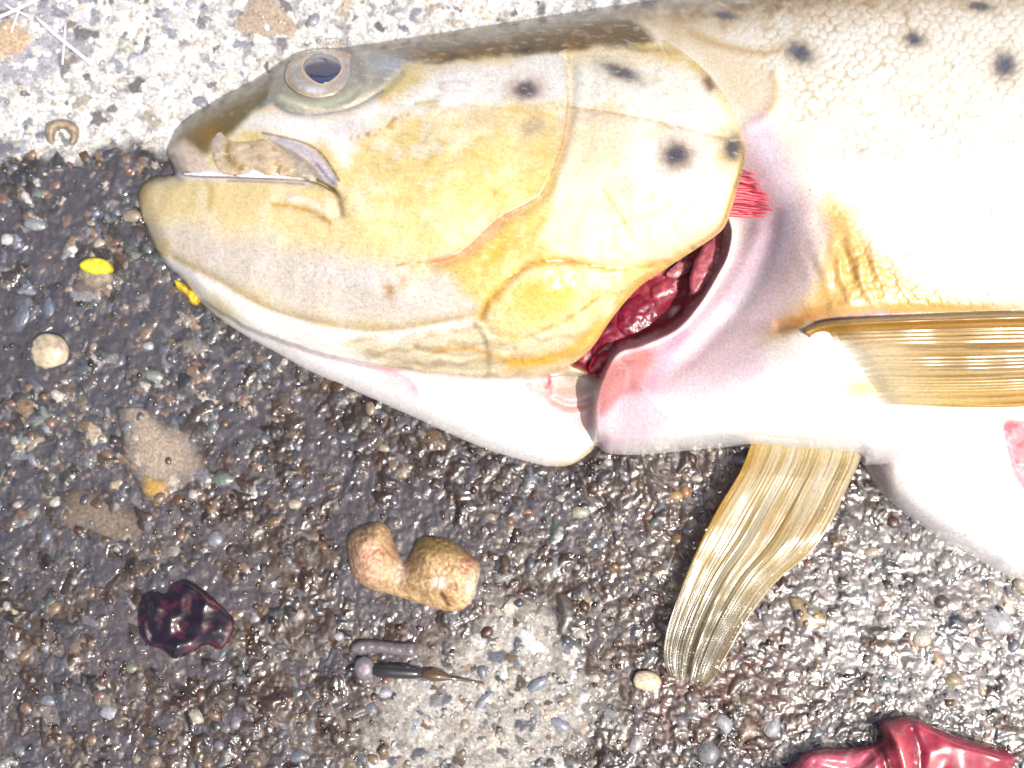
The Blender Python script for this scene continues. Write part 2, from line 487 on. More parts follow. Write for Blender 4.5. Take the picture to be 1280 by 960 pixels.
def z_head(x, y):
    t, b = TOP(x), HB(x) + 20
    v = np.clip((y - t) / (b - t), 0, 1)
    z = HT(x) * np.power(np.clip(4 * v * (1 - v), 0, 1), .44)
    # soft forms of the head
    z = z + 3.5 * fbm(x, y, 70, 2, 5) + 1.0 * fbm(x, y, 16, 2, 6)
    z = z + 10 * blob(x, y, 560, 230, 110, 70) + 7 * blob(x, y, 480, 360, 70, 22, 10)
    z = z - 7 * stroke(x, y, HEADLOW, 8) - 5 * area(x, y, [(216, 330), (272, 357), (329, 390), (404, 412), (479, 420), (591, 402), (600, 480), (460, 465), (340, 425), (230, 365)], 5)
    z = z - 3.0 * stroke(x, y, [(468, 447), (540, 458), (600, 462), (650, 452)], 4) - 2.5 * stroke(x, y, [(520, 437), (580, 446), (640, 437)], 4)
    # lens shaped plate under the gill cover, and its creases
    z = z - 4 * stroke(x, y, LENS_T, 6) * (1 + .8 * fbm(x, y, 30, 2, 8)) - 2.5 * stroke(x, y, LENS_B, 6) + 7 * blob(x, y, 672, 372, 45, 30, -15)
    z = z - 4 * stroke(x, y, [(706, 463), (730, 430), (752, 400), (785, 365), (830, 332)], 6)
    z = z - .8 * stroke(x, y, [(480, 131), (590, 133), (700, 130)], 4) - 1.5 * stroke(x, y, [(712, 136), (770, 143), (830, 155), (880, 168), (905, 172)], 3)
    z = z + 4 * blob(x, y, 497, 365, 18, 14) - 2.5 * blob(x, y, 482, 362, 9, 8)
    z = z - 1 * stroke(x, y, [(735, 240), (765, 252), (790, 272), (830, 258)], 5) - .7 * stroke(x, y, [(545, 215), (590, 175), (625, 160)], 7)
    # hollow round the eye and the fold below it
    z = z + 6 * np.exp(-((np.hypot((x - 406) / 52, (y - 96) / 42) - 1) / .16) ** 2)
    z = z - 6 * stroke(x, y, [(338, 124), (357, 138), (389, 142), (420, 139), (445, 131), (476, 114), (500, 92)], 5)
    # mouth corner and jaw folds
    z = z - 3.5 * stroke(x, y, [(400, 236), (418, 250), (428, 268)], 6) + 2.5 * stroke(x, y, [(365, 246), (385, 250), (405, 262)], 6)
    z = z - 2 * stroke(x, y, [(340, 258), (372, 262), (400, 272)], 5)
    z = z - 3 * stroke(x, y, [(345, 171), (372, 178), (398, 195), (416, 222)], 4)
    return z

LENS_T = [(601, 396), (610, 378), (625, 360), (642, 343), (668, 328), (702, 326), (742, 332), (780, 334), (820, 330), (862, 312)]
LENS_B = [(601, 396), (617, 416), (647, 422), (691, 408), (720, 392), (744, 376), (775, 366)]

def scales(x, y):
    """Round overlapping scales of the flank: (height 0..1, how much of a rim 0..1)."""
    wx = x + 9 * fbm(x, y, 38, 2, 31) + .25 * y; wy = y + 9 * fbm(x, y, 38, 2, 33) - .06 * x
    sx, sy = 13.5, 9.4
    row = np.round(wy / sy)
    best = np.full(x.shape, 9.0)
    for dr in (-1, 0, 1):
        r = row + dr
        off = np.where(np.mod(r, 2) == 0, 0, .5)
        cx = (np.round(wx / sx - off) + off) * sx
        jx = (hsh(np.round(cx * 2), r, 3) - .5) * 4; jy = (hsh(np.round(cx * 2), r, 4) - .5) * 3
        q = ((wx - cx - jx) / (sx * .53)) ** 2 + ((wy - r * sy - jy) / (sy * .612)) ** 2
        best = np.minimum(best, q)
    h = np.sqrt(np.clip(1 - best * .8, 0, 1))
    return h, np.clip((best - .5) / .4, 0, 1)

def trunk_sd(x, y):
    d = pdist(x, y, spline(PCURVE, 4))
    return np.where(inside(x, y, TRUNKP), d, -d)

def z_trunk(x, y, sd, d):
    t, b = TOP(x), BT(x)
    v = np.clip((y - t) / (b - t), 0, 1)
    z = HT(x) * np.power(np.clip(4 * v * (1 - v), 0, 1), .47)
    f0 = np.interp(y, [40, 150, 210, 260, 330, 450, 580], [.93, .86, .62, .42, .36, .38, .55])
    reach = np.interp(y, [60, 200, 400, 580], [60, 110, 170, 120])
    z = z * (f0 + (1 - f0) * sst(-10, 1, sd / reach) )
    z = z * (f0 + (1 - f0) * sst(0, 1, sd / reach)) ** .5
    flap = 70 * np.sqrt(np.clip(1 - (1 - np.clip(d / 90, 0, 1)) ** 2, 0, 1)) * sst(1050, 1120, x) * sst(2200, 1500, x)
    z = np.maximum(z, flap)
    # tip of the shoulder and the rolled inner lip
    z = z + 9 * blob(x, y, 790, 515, 45, 40) + 4 * stroke(x, y, [(948, 290), (925, 340), (895, 385), (850, 430), (800, 455), (765, 480), (757, 530)], 13)
    z = z - 3 * stroke(x, y, [(968, 270), (955, 325), (925, 380), (880, 430), (835, 470)], 12)
    # fold above the pectoral fin
    z = z - 5 * stroke(x, y, [(975, 408), (1010, 402), (1060, 396), (1130, 392), (1280, 388)], 8)
    # wrinkles in the golden hollow behind the shoulder
    z = z + 2.2 * np.sin((x * .85 - y * .25) / 3.2 + 2 * fbm(x, y, 30, 2, 41)) * blob(x, y, 1070, 335, 45, 38)
    z = z - 6 * stroke(x, y, [(1030, 280), (1050, 315), (1054, 350), (1030, 380)], 18)
    z = z + 2.5 * stroke(x, y, [(968, 90), (968, 125), (955, 148), (935, 158)], 8)
    return z

def z_body(x, y, d):
    sd = trunk_sd(x, y)
    zh = z_head(x, y)
    cov_d = pdist(x, y, COVERP[::2], True)
    cov = np.where(inside(x, y, COVERP), cov_d, -cov_d)
    ds = ldist(x, y, SEAM, 60)
    # the cheek ends in a lip on the seam; under the gill cover the skin lies deeper
    kS = sst(45, 25, ds) * sst(55, 88, y); under = kS * sst(8, 14, cov) + (1 - kS) * sst(16, 40, cov)
    zhd = zh + 1.6 * np.exp(-(ds / 9) ** 2) * (cov < 9) * sst(56, 92, y) - 26 * under
    # mouth slit
    zhd = zhd - 18 * stroke(x, y + 1, MOUTH, 1.8) * sst(428, 408, x) - 3 * stroke(x, y, MOUTH, 6)
    # throat, the far side's gill membrane
    thr = 62 * np.sqrt(np.clip(1 - (1 - np.clip(d / 80, 0, 1)) ** 2, 0, 1)) + 1.5 * fbm(x, y, 30, 2, 9)
    thr = thr - 7 * blob(x, y, 712, 478, 30, 22) + 4 * blob(x, y, 722, 472, 16, 9) - 3 * stroke(x, y, [(676, 462), (684, 478), (686, 492)], 3)
    thr = thr - 5 * stroke(x, y, [(692, 500), (715, 508), (742, 502)], 5)
    low = sst(-2, 3, HB(x) - y + 1.5 * fbm(x, y, 20, 2, 12))
    left = np.maximum(thr * (1 - low) + zhd * low, 2)
    pit = np.interp(x, [720, 800, 860, 915], [70, 80, 92, 128]) + 4 * fbm(x, y, 26, 2, 15)
    pm = area(x, y, PITP, 6)
    left = left * (1 - pm) + pit * pm
    sc, rim = scales(x, y)
    zt = z_trunk(x, y, sd, d)
    smask = sst(np.interp(y, [60, 150, 260], [40, 70, 110]), np.interp(y, [60, 150, 260], [110, 150, 190]), sd + 25 * fbm(x, y, 40, 2, 51)) * sst(392, 376, y) * sst(0, 22, y - TOP(x))
    zt = zt + 2.6 * (sc - .5) * smask * (.75 + .5 * fbm(x, y, 60, 2, 52))
    m = sst(0, 1, (sd + np.interp(y, [425, 475], [15, 3])) / np.interp(y, [425, 475], [21, 7]))
    z = left * (1 - m) + zt * m
    # red edge of the belly cut
    z = z - 18 * area(x, y, [(1256, 532), (1275, 527), (1330, 524), (1400, 560), (1380, 640), (1300, 640), (1280, 612), (1267, 585)], 5)
    edge = np.sqrt(np.clip(1 - (1 - np.clip(d / 20, 0, 1)) ** 2, 0, 1))
    return np.maximum(z * (.25 + .75 * edge), 1)

# ------------------------------------------------------------------ colours of the fish
def spot(p, x, y, cx, cy, rx, ry, ang=0, core=(70, 70, 84), halo=(176, 140, 96), s=1.0, white=False):
    wx = x + 3 * fbm(x, y, 11, 2, 61); wy = y + 3 * fbm(x, y, 11, 2, 62)
    if white: p(blob(wx, wy, cx, cy, rx * 2.1, ry * 2.1, ang, 2), alb(250, 246, 244), .75)
    p(blob(wx, wy, cx, cy, rx * 1.75, ry * 1.75, ang, 1.8), alb(*halo), .7 * s)
    p(blob(wx, wy, cx, cy, rx, ry, ang, 1.7), alb(*core), .93 * s)

def head_paint(x, y):
    n1 = fbm(x, y, 60, 4, 71); n2 = fbm(x, y, 22, 3, 72); n3 = fbm(x, y, 9, 3, 73)
    p = Paint(len(x), alb(240, 214, 148))
    wx, wy = x + 14 * n1, y + 14 * fbm(x, y, 60, 3, 74)
    p(sst(-.15, .4, n1), alb(252, 238, 198), .85)
    p(sst(.0, .45, fbm(x * .5 + y * .3, y - x * .2, 16, 4, 76)), alb(232, 196, 110), .65)
    p(sst(.1, .5, fbm(x + 300, y, 34, 3, 77)), alb(250, 240, 226), .6)
    p(blob(wx, wy, 610, 240, 80, 45, -30), alb(244, 214, 130), .7)
    p(blob(wx, wy, 480, 290, 60, 40), alb(240, 218, 155), .7)
    # pale band from snout to behind the eye
    p(area(wx, wy, [(300, 150), (350, 142), (440, 142), (520, 110), (560, 85), (700, 70), (704, 120), (600, 132), (520, 140), (450, 165), (430, 205), (400, 180), (330, 170)], 14), alb(255, 251, 247), .95)
    p(sst(.0, .4, fbm(x * .35, y, 9, 3, 82)) * blob(wx, wy, 570, 108, 90, 24), alb(226, 212, 206), .7)
    p(blob(wx, wy, 440, 158, 26, 14), alb(205, 195, 200), .6)
    p(stroke(x, y, [(440, 172), (460, 168), (478, 162), (495, 148), (510, 144)], 3.5) * sst(-.1, .3, n3), alb(190, 150, 80), .9)
    p(stroke(x, y, [(480, 131), (560, 133), (640, 130), (700, 128)], 2.0) * sst(-.2, .3, n2), alb(222, 198, 120), .6)
    p(stroke(x, y, [(520, 130), (532, 128), (545, 127)], 3), alb(190, 180, 90), .7)
    # olive back of the head
    bt = y - TOP(x)
    band = np.interp(x, [200, 330, 460, 560, 700, 800, 900], [60, 40, 24, 36, 48, 52, 50])
    p(sst(6, -6, bt - band + 4 * n2 + 3 * n3) * sst(300, 350, x), alb(112, 90, 60), .97)
    p(sst(3, -3, np.abs(bt - band * .85 + 4 * n3) - 4) * sst(470, 520, x) * sst(.0, .3, n2 + .1), alb(150, 108, 40), .8)
    p(sst(.12, .3, fbm(x * .35, y, 9, 3, 78)) * sst(4, -4, bt - band * .8), alb(160, 138, 100), .7)
    p(blob(wx, wy, 560, 76, 30, 4, -4), alb(96, 66, 36), .85); p(blob(wx, wy, 661, 62, 16, 8, 0), alb(70, 52, 40), .9); p(blob(wx, wy, 706, 60, 10, 6), alb(96, 70, 44), .8)
    p(blob(wx, wy, 770, 60, 70, 3.5, 2), alb(120, 86, 30), .8)
    # snout
    p(area(wx, wy, [(205, 190), (212, 165), (245, 130), (300, 100), (345, 72), (372, 78), (356, 104), (336, 128), (310, 150), (292, 168), (284, 172), (268, 172), (262, 188), (250, 192), (230, 178)], 6), alb(112, 94, 52), .97)
    p(sst(.05, .35, fbm(x + y, (y - x) * .35, 14, 3, 79)) * area(wx, wy, [(240, 130), (300, 100), (345, 72), (350, 100), (300, 140), (262, 150)], 6), alb(160, 150, 128), .7)
    p(blob(wx, wy, 258, 165, 22, 16), alb(142, 108, 36), .85); p(blob(wx, wy, 285, 160, 10, 12), alb(120, 96, 50), .8)
    p(blob(wx, wy, 336, 129, 11, 4, -30), alb(120, 150, 180), .9)
    p(area(x, y, [(212, 190), (226, 178), (244, 186), (258, 200), (262, 214), (240, 218), (216, 214)], 7), alb(222, 202, 190), .9); p(sst(-.1, .35, n3) * blob(x, y, 238, 200, 26, 16), alb(188, 166, 140), .7)
    # surround of the eye
    p(area(x, y, [(336, 122), (345, 92), (372, 66), (400, 60), (440, 66), (470, 62), (500, 78), (498, 94), (476, 112), (445, 129), (420, 137), (389, 140), (357, 137)], 4), alb(164, 160, 148), .95)
    p(stroke(x, y, [(352, 122), (375, 131), (400, 132), (430, 124), (450, 108)], 5), alb(226, 226, 196), .8)
    p(blob(x, y, 485, 80, 26, 12, -10), alb(188, 200, 212), .8)
    p(stroke(x, y, [(345, 131), (362, 140), (389, 143), (420, 140), (447, 132), (478, 114)], 2.5), alb(120, 124, 146), .75)
    # jaw
    p(area(wx, wy, [(172, 240), (200, 222), (300, 222), (400, 238), (430, 270), (500, 320), (470, 330), (380, 300), (300, 285), (220, 275), (190, 290)], 16), alb(232, 208, 152), .95)
    p(sst(.05, .4, fbm(x, y * .6, 40, 3, 81)) * area(wx, wy, [(200, 222), (400, 238), (450, 290), (300, 285), (200, 270)], 12), alb(242, 228, 196), .7)
    p(area(wx, wy, [(186, 290), (230, 280), (310, 295), (400, 310), (480, 335), (560, 340), (600, 392), (540, 402), (479, 410), (404, 402), (329, 378), (272, 345), (215, 315)], 24), alb(214, 203, 194), .9)
    p(blob(wx, wy, 440, 345, 80, 18, 12), alb(222, 214, 214), .6)
    p(stroke(x, y, [(174, 250), (178, 232), (190, 224), (206, 221)], 7), alb(150, 124, 72), .75)
    p(stroke(x, y, [(257, 224), (264, 240), (262, 262)], 5), alb(196, 168, 96), .7); p(blob(x, y, 252, 245, 5, 18, 8), alb(238, 226, 200), .6)
    p(stroke(x, y, [(340, 256), (365, 258), (392, 266), (412, 278)], 4), alb(190, 150, 76), .8); p(stroke(x, y, [(362, 247), (384, 251), (402, 262)], 4), alb(244, 226, 214), .8)
    p(blob(wx, wy, 400, 236, 24, 7, 10), alb(176, 160, 124), .8); p(stroke(x, y, [(412, 228), (424, 248), (428, 268)], 4), alb(150, 118, 52), .8)
    # mouth: pale gums, dark gap as painted upper-lip shadow, and lilac fold
    p(stroke(x, y - 1.5, MOUTH, 4.2 + 1.2 * n2) * sst(396, 380, x), alb(254, 246, 248), .95); p(stroke(x, y + 4, MOUTH, 1.6) * sst(.0, .3, n2 + .2) * sst(390, 370, x), alb(170, 140, 140), .6)
    p(stroke(x, y, [(285, 226), (330, 227), (380, 230)], 1.6), alb(150, 116, 64), .7)
    p(area(x, y, [(328, 168), (345, 170), (362, 176), (385, 184), (405, 200), (422, 228), (408, 228), (390, 205), (370, 190), (345, 177)], 3), alb(206, 194, 206), .95); p(area(x, y, [(334, 174), (347, 178), (372, 192), (394, 210), (404, 226), (394, 226), (380, 208), (352, 188)], 2), alb(160, 150, 146), .9)
    p(stroke(x, y, [(328, 166), (352, 171), (386, 181), (406, 197), (424, 226)], 1.6), alb(120, 92, 66), .8)
    p(stroke(x, y, [(396, 205), (410, 222), (420, 232)], 2.5), alb(84, 76, 88), .6)
    # below the jaw crease: white fold, gill rays
    low = sst(-4, 5, y - np.interp(x, *zip(*HEADLOW)) + 2 * n3)
    p(low * sst(620, 560, x), alb(248, 242, 236), .95)
    p(stroke(x, y, [(218, 322), (272, 349), (329, 382), (404, 404), (479, 412), (591, 394)], 3.5), alb(196, 170, 124), .7)
    rays = area(wx, wy, [(430, 430), (500, 424), (596, 402), (640, 425), (700, 420), (740, 400), (735, 440), (690, 470), (600, 478), (500, 466)], 8)
    p(rays, alb(222, 206, 172), .9)
    p(rays * sst(.1, .8, np.sin((y + x * .08 - 430) / 3.4 + 3 * n2)), alb(176, 154, 118), .55)
    p(stroke(x, y, [(540, 440), (590, 436), (640, 452), (690, 450)], 4), alb(206, 158, 64), .7)
    p(stroke(x, y, [(640, 455), (690, 448), (722, 432), (748, 408)], 9), alb(232, 176, 36), .75)
    # golden hollows and plate outlines
    p(area(wx, wy, [(545, 328), (600, 305), (640, 280), (680, 262), (700, 300), (680, 325), (640, 340), (605, 380), (570, 360)], 14), alb(226, 184, 92), .75)
    p(blob(wx, wy, 622, 312, 40, 12, -35), alb(228, 176, 60), .65)
    p(blob(wx, wy, 672, 375, 50, 34, -15, 1.5), alb(234, 196, 92), .85); p(blob(wx, wy, 700, 356, 35, 14, -10), alb(228, 178, 40), .7)
    p(blob(wx, wy, 640, 405, 28, 10, 15), alb(238, 216, 160), .7)
    p(stroke(wx * .3 + x * .7, wy * .3 + y * .7, LENS_T, 7), alb(226, 176, 50), .6); p(stroke(x, y + 2 * n3, LENS_T, 3) * sst(-.5, .2, n2), alb(186, 128, 30), .8); p(stroke(x, y + 2 * n3, LENS_B, 3) * sst(-.4, .2, n2), alb(196, 142, 44), .75)
    p(stroke(x, y, [(724, 372), (722, 390), (730, 405)], 3), alb(240, 222, 176), .6)
    p(blob(wx, wy, 487, 361, 9, 7), alb(200, 150, 74), .8); p(blob(wx, wy, 508, 352, 7, 9), alb(206, 160, 80), .6); p(blob(wx, wy, 500, 372, 8, 5), alb(236, 214, 216), .8)
    # opercle
    op = area(wx, wy, [(712, 75), (780, 62), (850, 80), (905, 125), (930, 185), (915, 260), (880, 300), (820, 325), (740, 325), (680, 300), (690, 240), (706, 170)], 8)
    p(op, alb(252, 236, 202), .95)
    p(area(wx, wy, [(714, 90), (790, 75), (870, 95), (910, 150), (890, 165), (800, 145), (716, 132)], 8) , alb(248, 244, 232), .9)
    p(blob(wx, wy, 750, 178, 46, 34), alb(240, 210, 172), .7); p(blob(wx, wy, 745, 148, 30, 9), alb(226, 202, 184), .7)
    p(blob(wx, wy, 790, 235, 32, 12, 10), alb(222, 194, 160), .65); p(blob(wx, wy, 830, 195, 52, 52), alb(252, 248, 246), .8)
    p(op * sst(.2, .5, fbm(x, y, 30, 4, 91)), alb(240, 216, 160), .55)
    p(op * sst(230, 330, y), alb(248, 228, 166), .6)
    p(stroke(x, y, [(755, 238), (765, 252), (775, 268), (782, 280)], 3), alb(232, 196, 116), .7)
    p(op * sst(.3, .55, fbm(x * .6, y, 12, 3, 92)) * sst(200, 120, y), alb(206, 214, 190), .5)
    p(stroke(x, y, [(712, 134), (770, 142), (830, 154), (880, 167), (908, 173)], 1.8) * sst(-.4, .25, n2), alb(190, 160, 100), .8)
    # seam
    sm = stroke(x, y, SEAM, 3.0) * sst(58, 90, y) * sst(-.6, .1, n2); p(sm, alb(214, 184, 136), .8)
    p(stroke(x, y, SEAM, 1.3) * sst(58, 90, y) * sst(.0, .2, n2 + .2), alb(148, 112, 70), .7)
    p(stroke(x, y, [(650, 262), (625, 274), (606, 290), (590, 306), (570, 319), (535, 327)], 3.2), alb(228, 160, 128), .9)
    # spots
    spot(p, x, y, 657, 112, 17, 11, 0, (88, 80, 92), (206, 176, 156)); spot(p, x, y, 776, 90, 24, 8, 22, (92, 88, 98), (200, 184, 160))
    spot(p, x, y, 846, 194, 17, 15, 0, white=True); spot(p, x, y, 917, 186, 13, 17, 10, (62, 62, 74), (186, 160, 104))
    spot(p, x, y, 665, 158, 15, 10, -30, (184, 162, 126), (222, 200, 160), .8); spot(p, x, y, 886, 104, 6, 11, -35, (120, 90, 76), (210, 180, 140))
    spot(p, x, y, 620, 242, 4, 4, 0, (190, 152, 80), (220, 190, 120), .7); spot(p, x, y, 610, 150, 18, 8, 0, (226, 196, 150), (236, 210, 170), .7)
    st = fbm(x * .22 + y * .1, y - x * .12, 4.2, 3, 95)
    p(sst(.18, .5, st) * sst(250, 420, x) * sst(420, 330, y), alb(255, 248, 226), .3); p(sst(.2, .55, -st) * sst(250, 420, x), alb(206, 166, 96), .3)
    po = fbm(x, y, 4.5, 2, 96); p(sst(.3, .5, po) * area(x, y, [(200, 260), (420, 290), (560, 330), (720, 330), (790, 350), (720, 440), (600, 470), (400, 420), (240, 350)], 30), alb(150, 118, 70), .35)
    # rear rim of the gill cover
    rr = ldist(x, y, REAR, 30)
    p(np.exp(-(rr / 8) ** 2) * sst(160, 230, y) * sst(700, 750, x), alb(222, 166, 44), .85)
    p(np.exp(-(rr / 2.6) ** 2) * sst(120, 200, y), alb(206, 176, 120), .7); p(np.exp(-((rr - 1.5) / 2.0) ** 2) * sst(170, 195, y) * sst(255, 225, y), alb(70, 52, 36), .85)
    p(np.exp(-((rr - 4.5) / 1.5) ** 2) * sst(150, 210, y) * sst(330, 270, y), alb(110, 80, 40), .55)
    return p

def grain(x, y, c, amt, seed=5):
    g = 1 + amt * (hsh(np.round(x * 1.3), np.round(y * 1.3), seed) - .5) + 1.1 * amt * fbm(x, y, 3.6, 2, seed + 900)
    return c * g[:, None]

def col_cover(x, y, d):
    p = head_paint(x, y)
    return grain(x, y, p.c, .17)

def col_body(x, y, d):
    p = head_paint(x, y)
    sd = trunk_sd(x, y)
    n2 = fbm(x, y, 22, 3, 101); n3 = fbm(x, y, 8, 2, 102)
    wx, wy = x + 12 * fbm(x, y, 50, 3, 103), y + 12 * fbm(x, y, 50, 3, 104)
    # throat
    thr = sst(1, -2, HB(x) - y + 1.5 * fbm(x, y, 20, 2, 12)) * sst(5, -2, sd)
    p(thr, alb(253, 247, 244), 1)
    p(stroke(x, y, [(347, 421), (375, 432), (400, 441), (460, 456), (505, 472), (520, 490)], 5) * thr, alb(238, 156, 164), .9)
    p(blob(wx, wy, 500, 482, 46, 10, 22) * thr, alb(242, 190, 194), .8)
    p(blob(wx, wy, 620, 490, 60, 18, 5) * thr, alb(250, 224, 224), .8)
    p(area(wx, wy, [(655, 474), (700, 464), (738, 440), (744, 500), (742, 540), (715, 530), (680, 500)], 5) * thr, alb(230, 178, 172), .95)
    p(area(wx, wy, [(690, 468), (720, 455), (738, 458), (742, 492), (720, 496), (700, 490)], 5) * thr, alb(198, 178, 160), .9)
    p(stroke(x, y, [(684, 463), (688, 474), (684, 484)], 2.5) * thr, alb(196, 70, 96), .8); p(blob(x, y, 714, 464, 6, 5) * thr, alb(140, 118, 108), .8)
    p(stroke(x, y, [(740, 562), (720, 579), (692, 584)], 7) * thr, alb(228, 204, 160), .8)
    # far lower edge of the throat near the chin
    p(blob(wx, wy, 275, 385, 24, 9, 35) * sst(-3, 3, y - np.interp(x, *zip(*HEADLOW))), alb(222, 206, 150), .8)
    # pit
    pm = area(x, y, PITP, 5) * sst(4, -3, sd)
    p(pm, alb(150, 44, 62), 1); p(pm * sst(850, 910, x), alb(216, 150, 158), .9)
    p(pm * sst(.1, .4, n2), alb(196, 92, 104), .7); p(pm * sst(.15, .5, -n2) * sst(890, 850, x), alb(84, 14, 34), .9)
    # trunk
    t = sst(0, 1, (sd + 4 * n3 + np.interp(y, [425, 475], [13, 2])) / np.interp(y, [425, 475], [9, 5]))
    tr = Paint(len(x), alb(252, 244, 228))
    sc, rim = scales(x, y)
    tr(sst(-.1, .5, fbm(x, y, 80, 3, 105)), alb(250, 236, 204), .7)
    smask = sst(np.interp(y, [60, 150, 260], [40, 70, 110]), np.interp(y, [60, 150, 260], [110, 150, 190]), sd + 25 * fbm(x, y, 40, 2, 51)) * sst(395, 378, y)
    fade = np.interp(y, [0, 60, 180, 250, 300, 330, 360, 390], [1, .9, .75, .3, .1, .15, .7, 1.0]) * np.interp(x, [1000, 1120, 1280], [1, .85, .55])
    tr(rim * smask * fade * sst(-.35, .25, fbm(x, y, 45, 3, 106)), alb(200, 162, 112), .6)
    tr(smask * (1 - rim) * .5, alb(254, 250, 240), 1)
    tr(sst(75, 10, y - TOP(x) + 22 * n2) , alb(196, 160, 104), .85)
    tr(sst(40, 5, y - TOP(x) + 22 * n2 + 10 * n3), alb(122, 94, 54), .85)
    tr(sst(.15, .4, fbm(x * .5, y, 10, 3, 107)) * sst(62, 20, y - TOP(x)), alb(222, 208, 178), .75)
    # skin behind the gill cover
    tr(area(wx, wy, [(800, 10), (880, 40), (945, 70), (972, 100), (965, 140), (935, 165), (915, 130), (880, 80)], 16), alb(240, 214, 176), .7)
    tr(stroke(x, y, [(862, 40), (900, 56), (950, 66), (975, 60)], 6), alb(206, 170, 110), .7); tr(stroke(x, y, [(966, 92), (970, 120), (955, 146)], 5), alb(230, 186, 126), .55)
    # pale shoulder
    tr(sst(395, 440, y + 10 * n2), alb(254, 249, 246), .95)
    tr(area(wx, wy, [(930, 160), (965, 150), (1010, 230), (1035, 300), (1005, 380), (960, 420), (950, 470), (860, 520), (740, 570), (735, 480), (800, 425), (880, 370), (935, 260)], 14), alb(244, 214, 222), .97)
    tr(stroke(x, y, [(985, 190), (1015, 260), (1015, 330), (985, 385)], 20), alb(242, 218, 202), .7)
    tr(stroke(x, y, [(955, 180), (985, 270), (955, 340), (910, 395)], 14), alb(246, 234, 242), .8)
    tr(stroke(x, y, [(962, 280), (945, 330), (915, 375)], 8), alb(220, 188, 206), .7)
    tr(stroke(x, y, [(850, 420), (830, 450), (815, 480)], 14), alb(214, 170, 192), .75); tr(stroke(x, y, [(905, 310), (890, 350), (868, 388), (835, 418)], 6), alb(232, 190, 204), .7)
    tr(area(wx, wy, [(748, 480), (765, 455), (800, 435), (822, 440), (805, 480), (775, 505), (752, 520), (744, 505)], 8), alb(228, 144, 140), .92)
    tr(stroke(x, y, [(770, 450), (785, 462), (782, 486)], 3), alb(240, 186, 186), .7)
    tr(stroke(x, y, [(744, 492), (745, 520), (750, 545)], 4), alb(246, 214, 216), .8)
    dots = sst(.42, .5, fbm(x, y, 5, 2, 109)) * area(x, y, [(960, 165), (1015, 210), (1040, 300), (1000, 380), (985, 300), (990, 240)], 10)
    tr(dots, alb(186, 158, 160), .7)
    tr(blob(wx, wy, 930, 240, 48, 44, 0, 1.3), alb(250, 200, 208), .6)
    # golden hollow, belly
    tr(area(wx, wy, [(1035, 250), (1062, 270), (1110, 330), (1180, 365), (1280, 385), (1280, 400), (1100, 398), (1000, 410), (955, 430), (985, 395), (1025, 350)], 16), alb(224, 178, 96), .93)
    tr(blob(wx, wy, 1000, 400, 45, 10, -14), alb(176, 112, 30), .85); tr(blob(wx, wy, 1062, 335, 22, 30, -20), alb(220, 166, 76), .6)
    tr(sst(.1, .5, n3 + n2) * blob(wx, wy, 1075, 340, 70, 45), alb(242, 206, 130), .7)
    tr(stroke(x, y, [(1020, 404), (1060, 398), (1120, 395)], 4), alb(150, 56, 46), .85); tr(blob(wx, wy, 1110, 392, 30, 6), alb(226, 192, 192), .8)
    tr(blob(wx, wy, 990, 440, 40, 22, -10), alb(226, 200, 186), .6)
    tr(blob(wx, wy, 920, 500, 25, 20), alb(246, 240, 214), .6)
    tr(blob(wx, wy, 1075, 485, 34, 14, 15), alb(246, 214, 120), .8)
    tr(blob(wx, wy, 1106, 606, 22, 20, 40), alb(214, 176, 116), .8); tr(blob(wx, wy, 1095, 590, 22, 16, 40), alb(232, 206, 196), .7)
    tr(area(wx, wy, [(1076, 575), (1110, 560), (1150, 600), (1200, 660), (1240, 700), (1170, 672), (1110, 625)], 10), alb(236, 222, 220), .4)
    cut = area(x, y, [(1254, 532), (1275, 527), (1330, 524), (1400, 560), (1380, 640), (1300, 640), (1280, 612), (1265, 585)], 3)
    tr(cut, alb(238, 168, 176), 1); tr(cut * sst(.0, .4, n2), alb(224, 96, 110), .8); tr(cut * sst(.1, .4, n3), alb(250, 214, 214), .7)
    for cx, cy, rx, ry, an in ((1000, 66, 18, 12, 25), (1143, 49, 13, 9, 10), (1256, 82, 14, 16, 0), (906, 19, 17, 6, 10), (1225, 8, 16, 5, 5), (1075, 186, 8, 8, 0), (1400, 120, 16, 14, 0), (1480, 40, 18, 12, 0), (1560, 200, 15, 15, 0), (1700, 90, 18, 15, 0)):
        if cx == 1075: spot(tr, x, y, cx, cy, rx, ry, an, (214, 196, 186), (236, 216, 190), .7)
        else: spot(tr, x, y, cx, cy, rx, ry, an, (84, 86, 102), (206, 186, 156))
    p.c = p.c * (1 - t[:, None]) + tr.c * t[:, None]
    return grain(x, y, p.c, .17)

